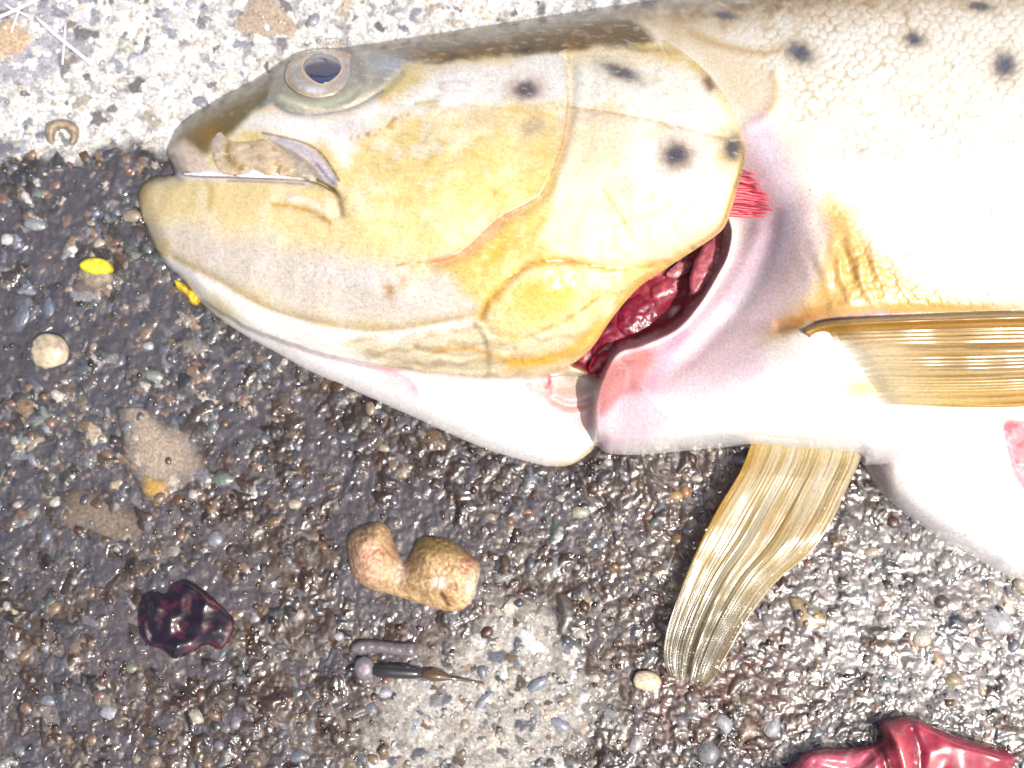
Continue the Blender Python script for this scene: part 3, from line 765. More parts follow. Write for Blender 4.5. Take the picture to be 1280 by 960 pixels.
# ------------------------------------------------------------------ ground: concrete with exposed aggregate
GS = 1.6
gx = np.arange(-70, 1352, GS); gy = np.arange(-60, 1022, GS)
GX, GY = np.meshgrid(gx, gy)
dry = sst(14, -14, GY - 188 + 24 * fbm(GX, GY, 80, 2, 211) + 16 * fbm(GX, GY, 28, 4, 201) + .03 * (GX - 100)) 
fd = pdist(GX, GY, OUTP[::4], True)
nearf = np.exp(-fd / 75) * sst(430, 520, GY + .25 * (GX - 400))  # below the fish: wet blood stain plus contact shadow painted into the ground
graydry = np.clip(1.25 * blob(GX, GY, 600, 905, 150, 95, -20, 2) + 1.1 * blob(GX, GY, 640, 800, 60, 40, -30, 1.5) + .5 * fbm(GX, GY, 40, 3, 202), 0, 1) * sst(600, 700, GY)
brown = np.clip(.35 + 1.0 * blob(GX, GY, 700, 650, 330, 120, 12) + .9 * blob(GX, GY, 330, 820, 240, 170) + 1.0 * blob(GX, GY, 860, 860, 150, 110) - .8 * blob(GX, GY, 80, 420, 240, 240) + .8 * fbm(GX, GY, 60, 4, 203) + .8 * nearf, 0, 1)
rust = np.clip(1.1 * blob(GX, GY, 900, 850, 110, 90, 0, 1.5) + .6 * blob(GX, GY, 850, 640, 70, 70) + .35 * fbm(GX, GY, 25, 3, 204), 0, 1)
GZ = 2.4 * fbm(GX, GY, 90, 3, 205) + (2.0 * fbm(GX, GY, 17, 2, 206) + .6 * fbm(GX, GY, 6.5, 2, 209)) * (1 - .35 * dry)
def mixc(a, b, m): return a * (1 - m[..., None]) + b * m[..., None]
GC = np.tile(alb(64, 58, 56), GX.shape + (1,))
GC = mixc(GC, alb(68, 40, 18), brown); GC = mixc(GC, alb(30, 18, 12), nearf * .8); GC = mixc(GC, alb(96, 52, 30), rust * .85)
GC = mixc(GC, alb(194, 187, 178), graydry * .9)
glare = np.clip(blob(GX, GY, 1170, 780, 190, 120, 10, 1.5) + .4 * fbm(GX, GY, 40, 3, 212), 0, 1)  # lower right: glints of the wet stones put into a lighter ground colour
GC = mixc(GC, alb(178, 174, 170), glare * .8)
GC = mixc(GC, alb(230, 227, 222), dry)
GC = mixc(GC, alb(160, 158, 160), dry * sst(.0, .35, fbm(GX, GY, 20, 4, 210)) * .9)
corner = sst(14, -8, GX * .9 + GY - 150 + 40 * fbm(GX, GY, 40, 2, 207)) * sst(125, 95, GX) * sst(120, 90, GY)
GC = mixc(GC, alb(176, 174, 184), corner * .9)
GC = GC * (1 + .5 * fbm(GX, GY, 10, 3, 208))[..., None]
PAL = np.array([alb(*c) for c in ((120, 122, 134), (96, 98, 110), (150, 146, 146), (176, 160, 138), (150, 124, 98), (104, 84, 66), (190, 186, 180), (84, 84, 92), (140, 116, 96), (128, 132, 140), (210, 200, 186), (112, 120, 116), (140, 110, 94))])
PALB = np.array([alb(*c) for c in ((98, 70, 44), (72, 50, 32), (120, 94, 66), (98, 92, 96), (140, 120, 104), (60, 44, 34), (128, 124, 130), (84, 56, 42))])
PALD = np.array([alb(*c) for c in ((232, 228, 222), (214, 210, 208), (176, 176, 184), (240, 238, 234), (196, 186, 172), (150, 152, 162), (222, 206, 188), (226, 226, 230), (130, 126, 126), (244, 242, 240))])
fish_in = inside(GX, GY, OUTP)
def gi(a, x, y):
    j = np.clip(np.round((np.asarray(x) - gx[0]) / GS).astype(int), 0, len(gx) - 1); i = np.clip(np.round((np.asarray(y) - gy[0]) / GS).astype(int), 0, len(gy) - 1)
    return a[i, j]
def stamp(cx, cy, r, h, col, el=1.0, ang=0.0, pw=.5, soft=.25, tone=1.0, base=None):
    dryish = gi(dry, cx, cy) > .5 or gi(graydry, cx, cy) > .4
    R = r * max(el, 1) + 2
    i0, i1 = np.searchsorted(gy, (cy - R, cy + R)); j0, j1 = np.searchsorted(gx, (cx - R, cx + R))
    if i1 - i0 < 1 or j1 - j0 < 1: return
    xx, yy = GX[i0:i1, j0:j1] - cx, GY[i0:i1, j0:j1] - cy
    c, s = math.cos(ang), math.sin(ang)
    q = ((xx * c + yy * s) / (r * el)) ** 2 + ((-xx * s + yy * c) / r) ** 2
    th = np.arctan2(yy, xx)
    q = q * (1 + .3 * np.sin(2 * th + cy) + .26 * np.sin(3 * th + cx) + .2 * np.sin(5 * th + cy))
    b = GZ[i0:i1, j0:j1].mean() if base is None else base
    zz = b - 1.2 + h * np.power(np.clip(1 - q, 0, 1), pw)
    up = (q < 1) & (zz > GZ[i0:i1, j0:j1])
    GZ[i0:i1, j0:j1] = np.where(up, zz, GZ[i0:i1, j0:j1])
    m = np.clip((1 - q) / soft, 0, 1) * up
    if not dryish: col = col * (.8 if cx > 330 or cy > 620 else 1.15)
    GC[i0:i1, j0:j1] = GC[i0:i1, j0:j1] * (1 - m[..., None]) + col * tone * m[..., None]
NG = 30000
cxs = rng.uniform(-68, 1350, NG); cys = rng.uniform(-58, 1020, NG)
rs = np.exp(rng.normal(1.05, .52, NG)).clip(1.7, 13)
keep = ~gi(fish_in, cxs, cys)
for cx, cy, r in sorted(zip(cxs[keep], cys[keep], rs[keep]), key=lambda t: -t[2]):
    dv, bv_, gv = gi(dry, cx, cy), gi(brown, cx, cy), gi(graydry, cx, cy)
    u = random.random()
    if dv > .5: col = PALD[random.randrange(len(PALD))]
    elif u < bv_ * .8 and gv < .4: col = PALB[random.randrange(len(PALB))] * random.uniform(.4, 1.0)
    else: col = PAL[random.randrange(len(PAL))] * random.uniform(.3, 1.15) * (1 + 1.1 * gi(glare, cx, cy))
    if gv > .4 and random.random() < .5: col = PALD[random.randrange(len(PALD))] * random.uniform(.6, 1)
    if dv <= .5 and random.random() < (.5 if cx > 330 or cy > 620 else .25): col = gi(GC, cx, cy)          # a stone still under its skin of cement
    stamp(cx, cy, r, r * random.uniform(.22, .6) * (.7 if dv > .5 else 1), col, random.uniform(1, 1.9), random.uniform(0, 3.14), random.choice((.35, .5, .7)), .45, random.uniform(.75, 1.2))
# flat stones cast into the slab
stamp(200, 568, 50, 8, alb(168, 150, 132), 1.12, .2, .22, .9, base=-2)
stamp(128, 645, 36, 6, alb(150, 130, 110), 1.6, .35, .28, 1.0, base=-2)
GZ += .5 * fbm(GX, GY, 5, 2, 214)
stamp(195, 612, 16, 9.4, alb(190, 150, 70), 1.2, 0, .25, .9, base=-1)
stamp(330, 22, 26, 7, alb(190, 170, 150), 1.4, -.3, .3, .3); stamp(1010, 770, 16, 6, alb(176, 150, 110), 1.3, .5, .4, .3)
stamp(10, 50, 22, 8, alb(206, 180, 150), 1.2, .5, .3, .2, base=0)
GC *= (.82 + .18 * (1 - dry) * sst(950, 1050, GX))[..., None]
GC *= (1 + .22 * (rng.random(GX.shape) - .5))[..., None]
WET = np.clip(1 - dry - .75 * graydry, 0, 1) * np.clip(.34 + .66 * glare + .5 * np.maximum(fbm(GX, GY, 50, 3, 215), 0), 0, 1)
def zg(x, y):
    return float(gi(GZ, x, y))

# the sheet: fine where the photograph looks, coarse beyond, out to about 3 m
ext = np.cumsum(4 * 1.35 ** np.arange(1, 26))
AX = np.concatenate([gx[0] - ext[::-1], gx, gx[-1] + ext]); AY = np.concatenate([gy[0] - ext[::-1], gy, gy[-1] + ext])
ne = len(ext)
pad = lambda A: np.pad(A, ((ne, ne), (ne, ne)) + ((0, 0),) * (A.ndim - 2), 'edge')
XX, YY = np.meshgrid(AX, AY)
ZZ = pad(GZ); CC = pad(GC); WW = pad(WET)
out_m = np.clip(np.maximum.reduce([gx[0] - XX, XX - gx[-1], gy[0] - YY, YY - gy[-1], np.zeros_like(XX)]) / 60, 0, 1)
CC = mixc(CC, alb(140, 132, 126) * (1 + .3 * fbm(XX, YY, 40, 3, 220))[..., None], out_m)
ZZ = ZZ * (1 - out_m)
P0 = W(XX, YY, 0 * XX)                      # the sheet is level: take the ground point, then lift it straight up
ZZm = P0.copy()
ny, nx = XX.shape
V = W(XX, YY, ZZ).reshape(-1, 3)
# sight lines never meet the ground far beyond the picture: clamp to where they do
idx = np.arange(nx * ny).reshape(ny, nx)
Fg = np.stack([idx[:-1, :-1], idx[1:, :-1], idx[1:, 1:], idx[:-1, 1:]], -1).reshape(-1, 4)
far = np.hypot(XX - 640, YY - 480) > 2600
if True:
    # beyond the near field continue the sheet at a constant scale instead of along the sight lines
    A = P0.copy()
    lin_x = (XX - 640) * PX; lin_y = (480 - YY) * PX
    k = sst(1200, 2200, np.hypot(XX - 640, YY - 480))[..., None]
    A[..., :2] = P0[..., :2] * (1 - k) + np.stack([lin_x, lin_y], -1) * k
    V = A.copy(); V[..., 2] = ZZ * PX
    nearm = (out_m == 0)
    V[nearm] = W(XX[nearm], YY[nearm], ZZ[nearm])
    V = V.reshape(-1, 3)
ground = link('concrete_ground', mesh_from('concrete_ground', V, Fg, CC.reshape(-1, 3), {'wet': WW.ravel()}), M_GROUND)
ground['kind'] = 'structure'
ground['label'] = 'wet rough concrete with small stones showing, dry and pale at the top left'

# ------------------------------------------------------------------ water lying between the stones
wl = -.9 + 3.4 * fbm(GX, GY, 55, 3, 301) + 1.4 * fbm(GX, GY, 18, 2, 302)
wl += 1.5 * blob(GX, GY, 90, 440, 260, 240, 0, 1.5) + 1.2 * blob(GX, GY, 60, 800, 160, 200, 0, 1.5) + 1.8 * blob(GX, GY, 700, 640, 240, 60, 5) + 1.4 * blob(GX, GY, 420, 560, 150, 90, 20) + 2.2 * blob(GX, GY, 1200, 750, 110, 60, 20)
wl += 3.5 * blob(GX, GY, 228, 775, 80, 68, 0, 2) + 3.0 * blob(GX, GY, 515, 705, 105, 60, 15, 2) + 2.5 * blob(GX, GY, 490, 835, 70, 32, 0, 2) + 2.4 * blob(GX, GY, 62, 440, 36, 34, 0, 2) + 2.5 * blob(GX, GY, 1120, 950, 180, 60, 0, 2)
wl -= 9 * dry + 6.5 * graydry + 2.6 * rust + 1.6 * nearf
wl += .35 * fbm(GX, GY, 9, 2, 303)
dgap = wl - GZ
wz = wl + 1.5 * np.exp(-np.abs(dgap) / 1.1)
wm = (wz > GZ - .6)
q = (wm[:-1, :-1] | wm[1:, :-1] | wm[:-1, 1:] | wm[1:, 1:])
core = inside(GX, GY, OUTP * np.array([1, 1])) & (pdist(GX, GY, OUTP[::6], True) > 40)
q &= ~core[:-1, :-1]
ii, jj = np.nonzero(q); nx = len(gx)
v00 = ii * nx + jj
F = np.stack([v00, v00 + nx, v00 + nx + 1, v00 + 1], 1)
used = np.unique(F); rm = np.full(GX.size, -1); rm[used] = np.arange(len(used))
V = W(GX.ravel()[used], GY.ravel()[used], wz.ravel()[used])
water = link('water_film', mesh_from('water_film', V, rm[F]), M_WATER)
water['kind'] = 'structure'; water['label'] = 'thin slimy water lying between the stones of the concrete'

# ------------------------------------------------------------------ pebbles that stand out of the concrete
rocks = [rock_mesh('pebble', s, 2, .5) for s in range(10)]
for m_ in rocks: m_.materials.append(M_PEBBLE)
def pebble(cx, cy, rx, ry, rz, ang, col, sink=.35, mesh=None):
    o = bpy.data.objects.new('pebble', mesh or rocks[random.randrange(10)])
    C.objects.link(o)
    z = zg(cx, cy) - rz * sink * .6
    p = W(cx, cy, z - rz * .15)
    o.location = p
    o.rotation_euler = (random.uniform(-.2, .2), random.uniform(-.2, .2), -ang)
    o.scale = (rx * PX, ry * PX, rz * PX)
    o.color = (*(col * (1 if gi(dry, cx, cy) > .5 else .72)), 1)
    o.parent = ground
    return o
named = [(605, 876, 19, 8, 6, -.8, (150, 152, 164)), (463, 886, 11, 9, 6, .6, (140, 140, 150)), (482, 866, 9, 8, 7, 0, (196, 196, 204)), (640, 838, 9, 7, 6, 0, (190, 180, 160)), (424, 795, 7, 6, 5, 0, (200, 200, 206)),
         (700, 905, 15, 8, 7, .5, (176, 178, 190)), (672, 855, 15, 8, 6, -.6, (150, 158, 170)), (940, 800, 10, 8, 7, 0, (196, 190, 186)), (1152, 797, 12, 13, 8, .3, (226, 216, 200)), (1190, 850, 12, 10, 8, 0, (176, 160, 126)),
         (1245, 775, 26, 18, 9, .5, (206, 204, 208)), (1090, 690, 11, 8, 7, 0, (200, 190, 170)), (165, 180 + 90, 13, 9, 5, 0, (176, 160, 140)), (186, 433, 9, 7, 6, 0, (200, 200, 206)), (195, 470, 14, 9, 6, .2, (150, 156, 150)),
         (88, 362, 8, 6, 5, 0, (190, 170, 150)), (28, 395, 12, 26, 5, .3, (120, 126, 140)), (62, 385, 9, 17, 5, -.15, (124, 132, 150)), (42, 575, 12, 7, 5, 1.1, (130, 136, 150)), (45, 280, 16, 10, 6, .2, (150, 156, 156)),
         (92, 312, 7, 6, 6, 0, (240, 236, 230)), (125, 305, 9, 7, 6, 0, (210, 196, 176)), (10, 300, 9, 9, 6, 0, (226, 224, 220)), (370, 630, 10, 8, 6, 0, (200, 186, 166)), (280, 600, 16, 11, 7, 0, (120, 128, 120)),
         (270, 675, 11, 12, 7, 0, (150, 150, 160)), (165, 835, 10, 7, 6, 0, (150, 150, 130)), (140, 890, 15, 11, 8, .3, (176, 178, 186)), (246, 895, 12, 9, 7, .7, (200, 190, 170)), (60, 875, 12, 8, 6, .4, (140, 146, 160)),
         (905, 905, 14, 10, 8, 1.0, (186, 190, 196)), (885, 940, 14, 16, 9, 0, (150, 150, 150)), (965, 910, 10, 15, 8, .4, (190, 190, 196)), (795, 930, 10, 14, 8, .5, (196, 190, 190)), (845, 620, 10, 8, 7, 0, (200, 164, 120)),
         (857, 615, 8, 9, 7, 0, (180, 130, 80)), (660, 640, 7, 5, 5, 0, (200, 130, 100)), (725, 640, 12, 9, 6, 0, (180, 176, 150)), (750, 680, 9, 8, 7, 0, (150, 150, 156)), (1010, 705, 8, 7, 6, 0, (150, 110, 110))]
taken = []
for n_ in named:
    pebble(*n_[:6], alb(*n_[6])); taken.append((n_[0], n_[1], max(n_[2:4])))
avoid = [(515, 710, 105), (228, 775, 80), (62, 440, 36), (118, 342, 34), (490, 835, 90), (808, 850, 24), (1120, 950, 190), (80, 60, 90), (75, 162, 34)]
FIN2 = np.array([(945, 563), (895, 640), (850, 740), (830, 800), (845, 868), (880, 868), (945, 760), (1030, 690), (1076, 568)])
tries = 0
while len(taken) < 300 and tries < 20000:
    tries += 1
    cx, cy = random.uniform(-10, 1290), random.uniform(-10, 970)
    if gi(fish_in, cx, cy) or inside(np.array([cx]), np.array([cy]), FIN2)[0]: continue
    if any((cx - a_) ** 2 + (cy - b_) ** 2 < (r_ + 8) ** 2 for a_, b_, r_ in avoid + taken): continue
    bright = gi(dry, cx, cy) > .5
    right = cx > 940 and cy > 640
    r = min(math.exp(random.gauss(1.75, .28)), 11)
    if bright: col = PALD[random.randrange(len(PALD))] * .95
    elif right and random.random() < .5: col = alb(190, 186, 184) * random.uniform(.6, 1.1)  # paler stones here, wet glints put into their colour
    elif random.random() < gi(brown, cx, cy) * .5: col = PALB[random.randrange(len(PALB))] * 1.3
    else: col = PAL[random.randrange(len(PAL))]
    pebble(cx, cy, r * random.uniform(1, 1.5), r, r * random.uniform(.55, .8), random.uniform(0, 3.1), col); taken.append((cx, cy, r))

# finer grit, too small to pick apart
gv, gf, gc2 = [], [], []
bm = bmesh.new(); bmesh.ops.create_icosphere(bm, subdivisions=1, radius=1); bm.verts.ensure_lookup_table()
IV = np.array([v.co for v in bm.verts]); IF = np.array([[v.index for v in f.verts] for f in bm.faces]); bm.free()
off = 0; n_g = 0
while n_g < 2600:
    cx, cy = random.uniform(-60, 1345), random.uniform(-50, 1015)
    if gi(fish_in, cx, cy) or math.hypot(cx - 200, cy - 568) < 58 or math.hypot((cx - 128) / 1.5, cy - 645) < 40: continue
    dv = gi(dry, cx, cy); gd = gi(graydry, cx, cy)
    r = math.exp(random.gauss(.85, .3))
    z = zg(cx, cy)
    V_ = IV * (1 + .9 * (rng.random((len(IV), 1)) - .5)) * np.array([r * random.uniform(.8, 1.4), r * random.uniform(.8, 1.2), r * .55])
    an = random.uniform(0, 6.28); c_, s_ = math.cos(an), math.sin(an)
    V_ = np.stack([V_[:, 0] * c_ - V_[:, 1] * s_, V_[:, 0] * s_ + V_[:, 1] * c_, V_[:, 2]], 1)
    gv.append(W(cx, cy, z + r * .2) + V_ * PX); gf.append(IF + off); off += len(IV)
    col = gi(GC, cx, cy) * 1.2
    gc2.append(np.tile(np.clip(col * random.uniform(.6, 1.9), 0, .8), (len(IV), 1))); n_g += 1
gcol = np.concatenate(gc2)
gwet = np.full(len(gcol), .7)
grit = link('grit', mesh_from('grit', np.concatenate(gv), np.concatenate(gf), gcol, {'wet': gwet}), M_GROUND, ground)
grit['kind'] = 'stuff'

# ------------------------------------------------------------------ the trout
fish = thing('trout', 'brown trout lying on its side with its gill cover raised, golden cheek and dark spots', 'fish', (0.06, 0.02, 0.0))
stp = 1.6
bx_ = np.concatenate([np.arange(164, 1310, stp), 1310 + np.cumsum(2 * 1.085 ** np.arange(54))]); bx_ = bx_[bx_ < 3300]
by_ = np.arange(-64, 770, stp)
body = relief('body', OUTP, z_body, col_body, M_SKIN, fish, xs=bx_, ys=by_)

def z_at(px, py):
    px = np.atleast_1d(np.asarray(px, float)); py = np.atleast_1d(np.asarray(py, float))
    return z_body(px, py, pdist(px, py, OUTP[::3], True))

def z_cover(x, y, d):
    z = z_head(x, y)
    ds = ldist(x, y, SEAM, 40); rr = ldist(x, y, REAR, 80)
    z = z - 8 * np.exp(-(ds / 9) ** 2) * sst(55, 88, y) + (sst(25, 39, ds) * (1.4 * sst(0, 24, d) - .5))
    z = z - 16 * np.exp(-rr / 9) * sst(700, 760, x) - 22 * np.exp(-rr / 30) * sst(700, 800, x) * sst(250, 330, y)
    z = z - 8 * np.exp(-rr / 10) * sst(720, 670, x)
    return z
cover = relief('gill_cover', COVERP, z_cover, col_cover, M_COVER, fish, step=1.6, plate=lambda x, y, d: 3 + 5 * np.clip(d / 20, 0, 1))

# eye
EYE = [(357, 100), (359, 84), (370, 71), (384, 64), (400, 61), (420, 63), (440, 69), (453, 80), (452, 92), (440, 106), (420, 117), (400, 122), (382, 120), (366, 112)]
PUP = [(403 + 24.5 * math.cos(t) * (1 - .12 * max(0, math.sin(t))), 84 + 18 * math.sin(t) + 3 * max(0, math.sin(t)) ** 6) for t in np.linspace(0, 2 * math.pi, 20, endpoint=False)]
PUPP = spline(PUP, 4, True)
def z_eye(x, y, d):
    q = np.clip(((x - 404) / 50) ** 2 + ((y - 92) / 34) ** 2, 0, 1)
    base = z_head(x, y) * .35 + .65 * (74 + (y - 92) * 1.15)
    return base + 6 + 15 * np.sqrt(1 - q * .92) - 5 * np.exp(-d / 4)
def c_eye(x, y, d):
    p = Paint(len(x), alb(186, 176, 168))
    n = fbm(x, y, 12, 3, 401)
    p(sst(0, .4, n), alb(214, 206, 210), .8)
    p(blob(x, y, 440, 88, 16, 16), alb(176, 168, 178), .7); p(blob(x, y, 392, 113, 12, 6), alb(232, 230, 236), .9)  # second blob: painted highlight low on the iris
    p(np.exp(-((d - 3) / 3) ** 2) * sst(90, 108, y + (x < 372) * 20), alb(176, 146, 84), .6)
    p(sst(80, 66, y), alb(176, 140, 100), .8)
    pd = pdist(x, y, PUPP, True)
    p(np.exp(-((pd) / 5) ** 2), alb(206, 178, 150), .6); p(np.exp(-(pd / 1.8) ** 2), alb(246, 220, 180), .8)
    return grain(x, y, p.c, .15)
eye = relief('eye', spline(EYE, 4, True), z_eye, c_eye, M_IRIS, fish, step=1.2, plate=14)
def z_pup(x, y, d): return z_eye(x, y, 99 + 0 * x) + 6 * np.sqrt(np.clip(1 - (1 - np.clip(d / 18, 0, 1)) ** 2, 0, 1)) - .4
pupil = relief('pupil', PUPP, z_pup, lambda x, y, d: np.tile(alb(60, 66, 90), (len(x), 1)), M_PUPIL, eye, step=1.0, plate=3)
pupil.matrix_parent_inverse = Matrix.Identity(4); 

# upper jaw plate
MAX = [(265, 186), (266, 174), (275, 165), (283, 172), (296, 177), (314, 176), (330, 174), (347, 186), (370, 200), (384, 212), (396, 226), (386, 225), (370, 219), (362, 217), (349, 221), (345, 215), (340, 220), (330, 217), (318, 211), (307, 214), (298, 217), (286, 219), (275, 213), (268, 203)]
def c_max(x, y, d):
    p = Paint(len(x), alb(214, 190, 158))
    n = fbm(x, y, 14, 3, 411)
    p(sst(-.1, .4, n), alb(232, 206, 168), .8); p(sst(350, 384, x + 10 * n), alb(186, 176, 168), .9)
    p(blob(x + 5 * n, y, 272, 176, 10, 14), alb(206, 192, 192), .8)
    p(stroke(x, y, [(286, 180), (284, 192), (292, 204), (306, 212)], 4.5), alb(164, 128, 62), .9)
    p(np.exp(-((d) / 2.5) ** 2) * sst(-.3, .3, n), alb(186, 150, 96), .6)
    p(stroke(x, y, [(346, 216), (350, 208)], 3), alb(150, 112, 56), .8)
    p(sst(.1, .4, fbm(x * .4, y, 7, 3, 413)), alb(246, 226, 196), .6); p(sst(.15, .45, fbm(x, y, 8, 2, 414)), alb(176, 142, 92), .5)
    return grain(x, y, p.c, .17)
lip = relief('upper_jaw_plate', spline(MAX, 4, True), lambda x, y, d: z_head(x, y) + 1.5 + 4 * np.sqrt(np.clip(d / 14, 0, 1)) + 2.2 * fbm(x, y, 18, 2, 412), c_max, M_SKIN, fish, step=1.3, plate=6)

for P_ in ([(228, 218), (240, 215), (252, 213), (262, 211), (270, 213), (280, 217), (286, 220), (258, 220)], [(296, 220.5), (302, 216), (308, 213.5), (317, 211), (329, 216.5), (340, 218), (346, 214.5), (352, 219), (366, 222), (330, 222.5)]):
    relief('gum', spline(P_, 5, True), lambda x, y, d: z_head(x, y) + 1 + 2.2 * np.sqrt(np.clip(d / 4, 0, 1)) + .6 * fbm(x, y, 5, 2, 415), lambda x, y, d: np.tile(alb(255, 250, 250), (len(x), 1)), M_IRIS, fish, step=.8, plate=4)
# gill filaments: red comb fringe showing behind the cover
specs = []
for k in range(30):
    t = k / 29
    y0 = 206 + 62 * t
    ex = np.interp(t, [0, .25, .5, .8, 1], [932, 948, 960, 964, 952]); ey = np.interp(t, [0, .25, .5, .8, 1], [212, 226, 244, 262, 269])
    ex += random.uniform(-7, 4); ey += random.uniform(-2.5, 2.5); xs_ = np.linspace(900, ex, 7); ys_ = y0 + (ey - y0) * np.linspace(0, 1, 7) ** 1.6 + np.array([random.uniform(-1.1, 1.1) for _ in range(7)])
    zb = z_at(xs_, ys_)
    zt = np.maximum(zb + 5, 118 + 6 * math.sin(k)); zt = np.maximum(zt, zt[-1] - 8)
    specs.append((np.c_[xs_, ys_, zt], np.array([2.2, 2.2, 2.2, 2.1, 1.9, 1.5, .6]), alb(*random.choice([(222, 84, 100), (236, 110, 120), (206, 62, 84), (190, 48, 70)]))))
tubes('gill_filaments', specs, M_GILL, fish)
# tissue in the open gill chamber
lumps = [(800, 392, 36, 24, 66, -40, (138, 30, 58)), (764, 428, 30, 15, 62, -38, (158, 40, 70)), (836, 358, 26, 13, 76, -32, (176, 70, 86)), (858, 396, 22, 8, 70, -50, (84, 14, 34)), (832, 402, 15, 13, 66, 0, (110, 20, 52)),
         (876, 352, 24, 8, 90, -52, (206, 110, 116)),  (852, 336, 20, 8, 86, -25, (206, 122, 132)), (884, 364, 4, 12, 92, 40, (26, 6, 8)), (750, 452, 19, 9, 70, -42, (196, 52, 82)),  # the near-black lump is no tissue: painted shade of a deep hole
         (889, 325, 50, 17, 108, -61, (190, 96, 110)), (868, 372, 18, 5, 84, -58, (214, 84, 64)), (818, 338, 22, 8, 84, -30, (186, 84, 98))]
for cx, cy, rx, ry, z, an, col in lumps:
    P_ = np.array([(cx + rx * math.cos(t) * math.cos(math.radians(an)) - ry * math.sin(t) * math.sin(math.radians(an)), cy + rx * math.cos(t) * math.sin(math.radians(an)) + ry * math.sin(t) * math.cos(math.radians(an))) for t in np.linspace(0, 2 * math.pi, 28, endpoint=False)])
    P_ += np.array([[random.uniform(-1.2, 1.2), random.uniform(-1.2, 1.2)] for _ in P_])
    R_ = min(rx, ry)
    base_c = alb(*col)
    relief('gill_tissue', P_, lambda x, y, d, z=z, R_=R_: z + 9 + R_ * .4 * np.sqrt(np.clip(1 - (1 - np.clip(d / R_, 0, 1)) ** 2, 0, 1)) + 1.5 * fbm(x, y, 8, 2, 420),
           lambda x, y, d, b=base_c: b * (1 + .5 * fbm(x, y, 9, 3, 421))[:, None], M_GILL, fish, step=1.6, plate=R_)

# fins
def loft(name, Lc, Rc, zf, cf, clear, mat, parent, nu=110, nv=90, th=2.0):
    Ls, Rs = spline(Lc, 12), spline(Rc, 12)
    def res(P):
        s = np.r_[0, np.cumsum(np.hypot(*np.diff(P, axis=0).T))]; s /= s[-1]
        t = np.linspace(0, 1, nu)
        return np.c_[np.interp(t, s, P[:, 0]), np.interp(t, s, P[:, 1])]
    A, B = res(Ls), res(Rs)
    t = np.linspace(0, 1, nv); s = np.linspace(0, 1, nu)
    S, T = np.meshgrid(s, t, indexing='ij')
    X = A[:, None, 0] * (1 - T) + B[:, None, 0] * T; Y = A[:, None, 1] * (1 - T) + B[:, None, 1] * T
    X, Y, Z = zf(X, Y, S, T)
    idx = np.arange(nu * nv).reshape(nu, nv)
    F = np.stack([idx[:-1, :-1], idx[1:, :-1], idx[1:, 1:], idx[:-1, 1:]], -1).reshape(-1, 4)
    n = nu * nv
    V = np.concatenate([W(X, Y, Z).reshape(-1, 3), W(X, Y, Z - th).reshape(-1, 3)])
    rimv = np.concatenate([idx[0, :], idx[1:, -1], idx[-1, -2::-1], idx[-2:0:-1, 0]])
    r2 = np.roll(rimv, -1)
    # keep the upper side facing up whichever way the two edges run
    p = V[F[len(F) // 2]]
    if np.cross(p[1] - p[0], p[2] - p[0])[2] < 0: F = F[:, ::-1]
    Fs = np.stack([rimv, r2, r2 + n, rimv + n], 1)
    c = cf(X.ravel(), Y.ravel(), S.ravel(), T.ravel()); cl = clear(S.ravel(), T.ravel())
    me = mesh_from(name, V, np.concatenate([F, F[:, ::-1] + n, Fs]), np.concatenate([c, c]), {'clear': np.concatenate([cl, cl])})
    bm = bmesh.new(); bm.from_mesh(me); bmesh.ops.recalc_face_normals(bm, faces=bm.faces); bm.to_mesh(me); bm.free()
    return link(name, me, mat, parent)

def ray_wave(S, T, n):
    ph = T * n + .5 * np.sin(T * 9) + .35 * np.sin(T * 23 + 1) + .25 * np.sin(S * 4 + T * 6)
    r = (.5 + .5 * np.cos(2 * math.pi * ph))    # 0 on the groove, 1 on the ray
    return r
def z_f1(X, Y, S, T):
    zb = z_at(X.ravel(), Y.ravel()).reshape(X.shape)
    for _ in range(14):
        q = np.pad(zb, 1, 'edge'); zb = (q[:-2, 1:-1] + q[2:, 1:-1] + q[1:-1, :-2] + q[1:-1, 2:] + 2 * zb) / 6
        q = np.pad(zb, ((3, 3), (0, 0)), 'edge'); zb = (q[:-6] + q[6:] + zb) / 3
    z = zb - 5 + 17 * sst(0, .12, S) - 3 * T
    z = z + .7 * ray_wave(S, T, 21) * sst(.0, .35, S) + 5 * np.exp(-((T - .04) / .05) ** 2) + 1.5 * fbm(X, Y, 80, 2, 430)
    return X, Y, z
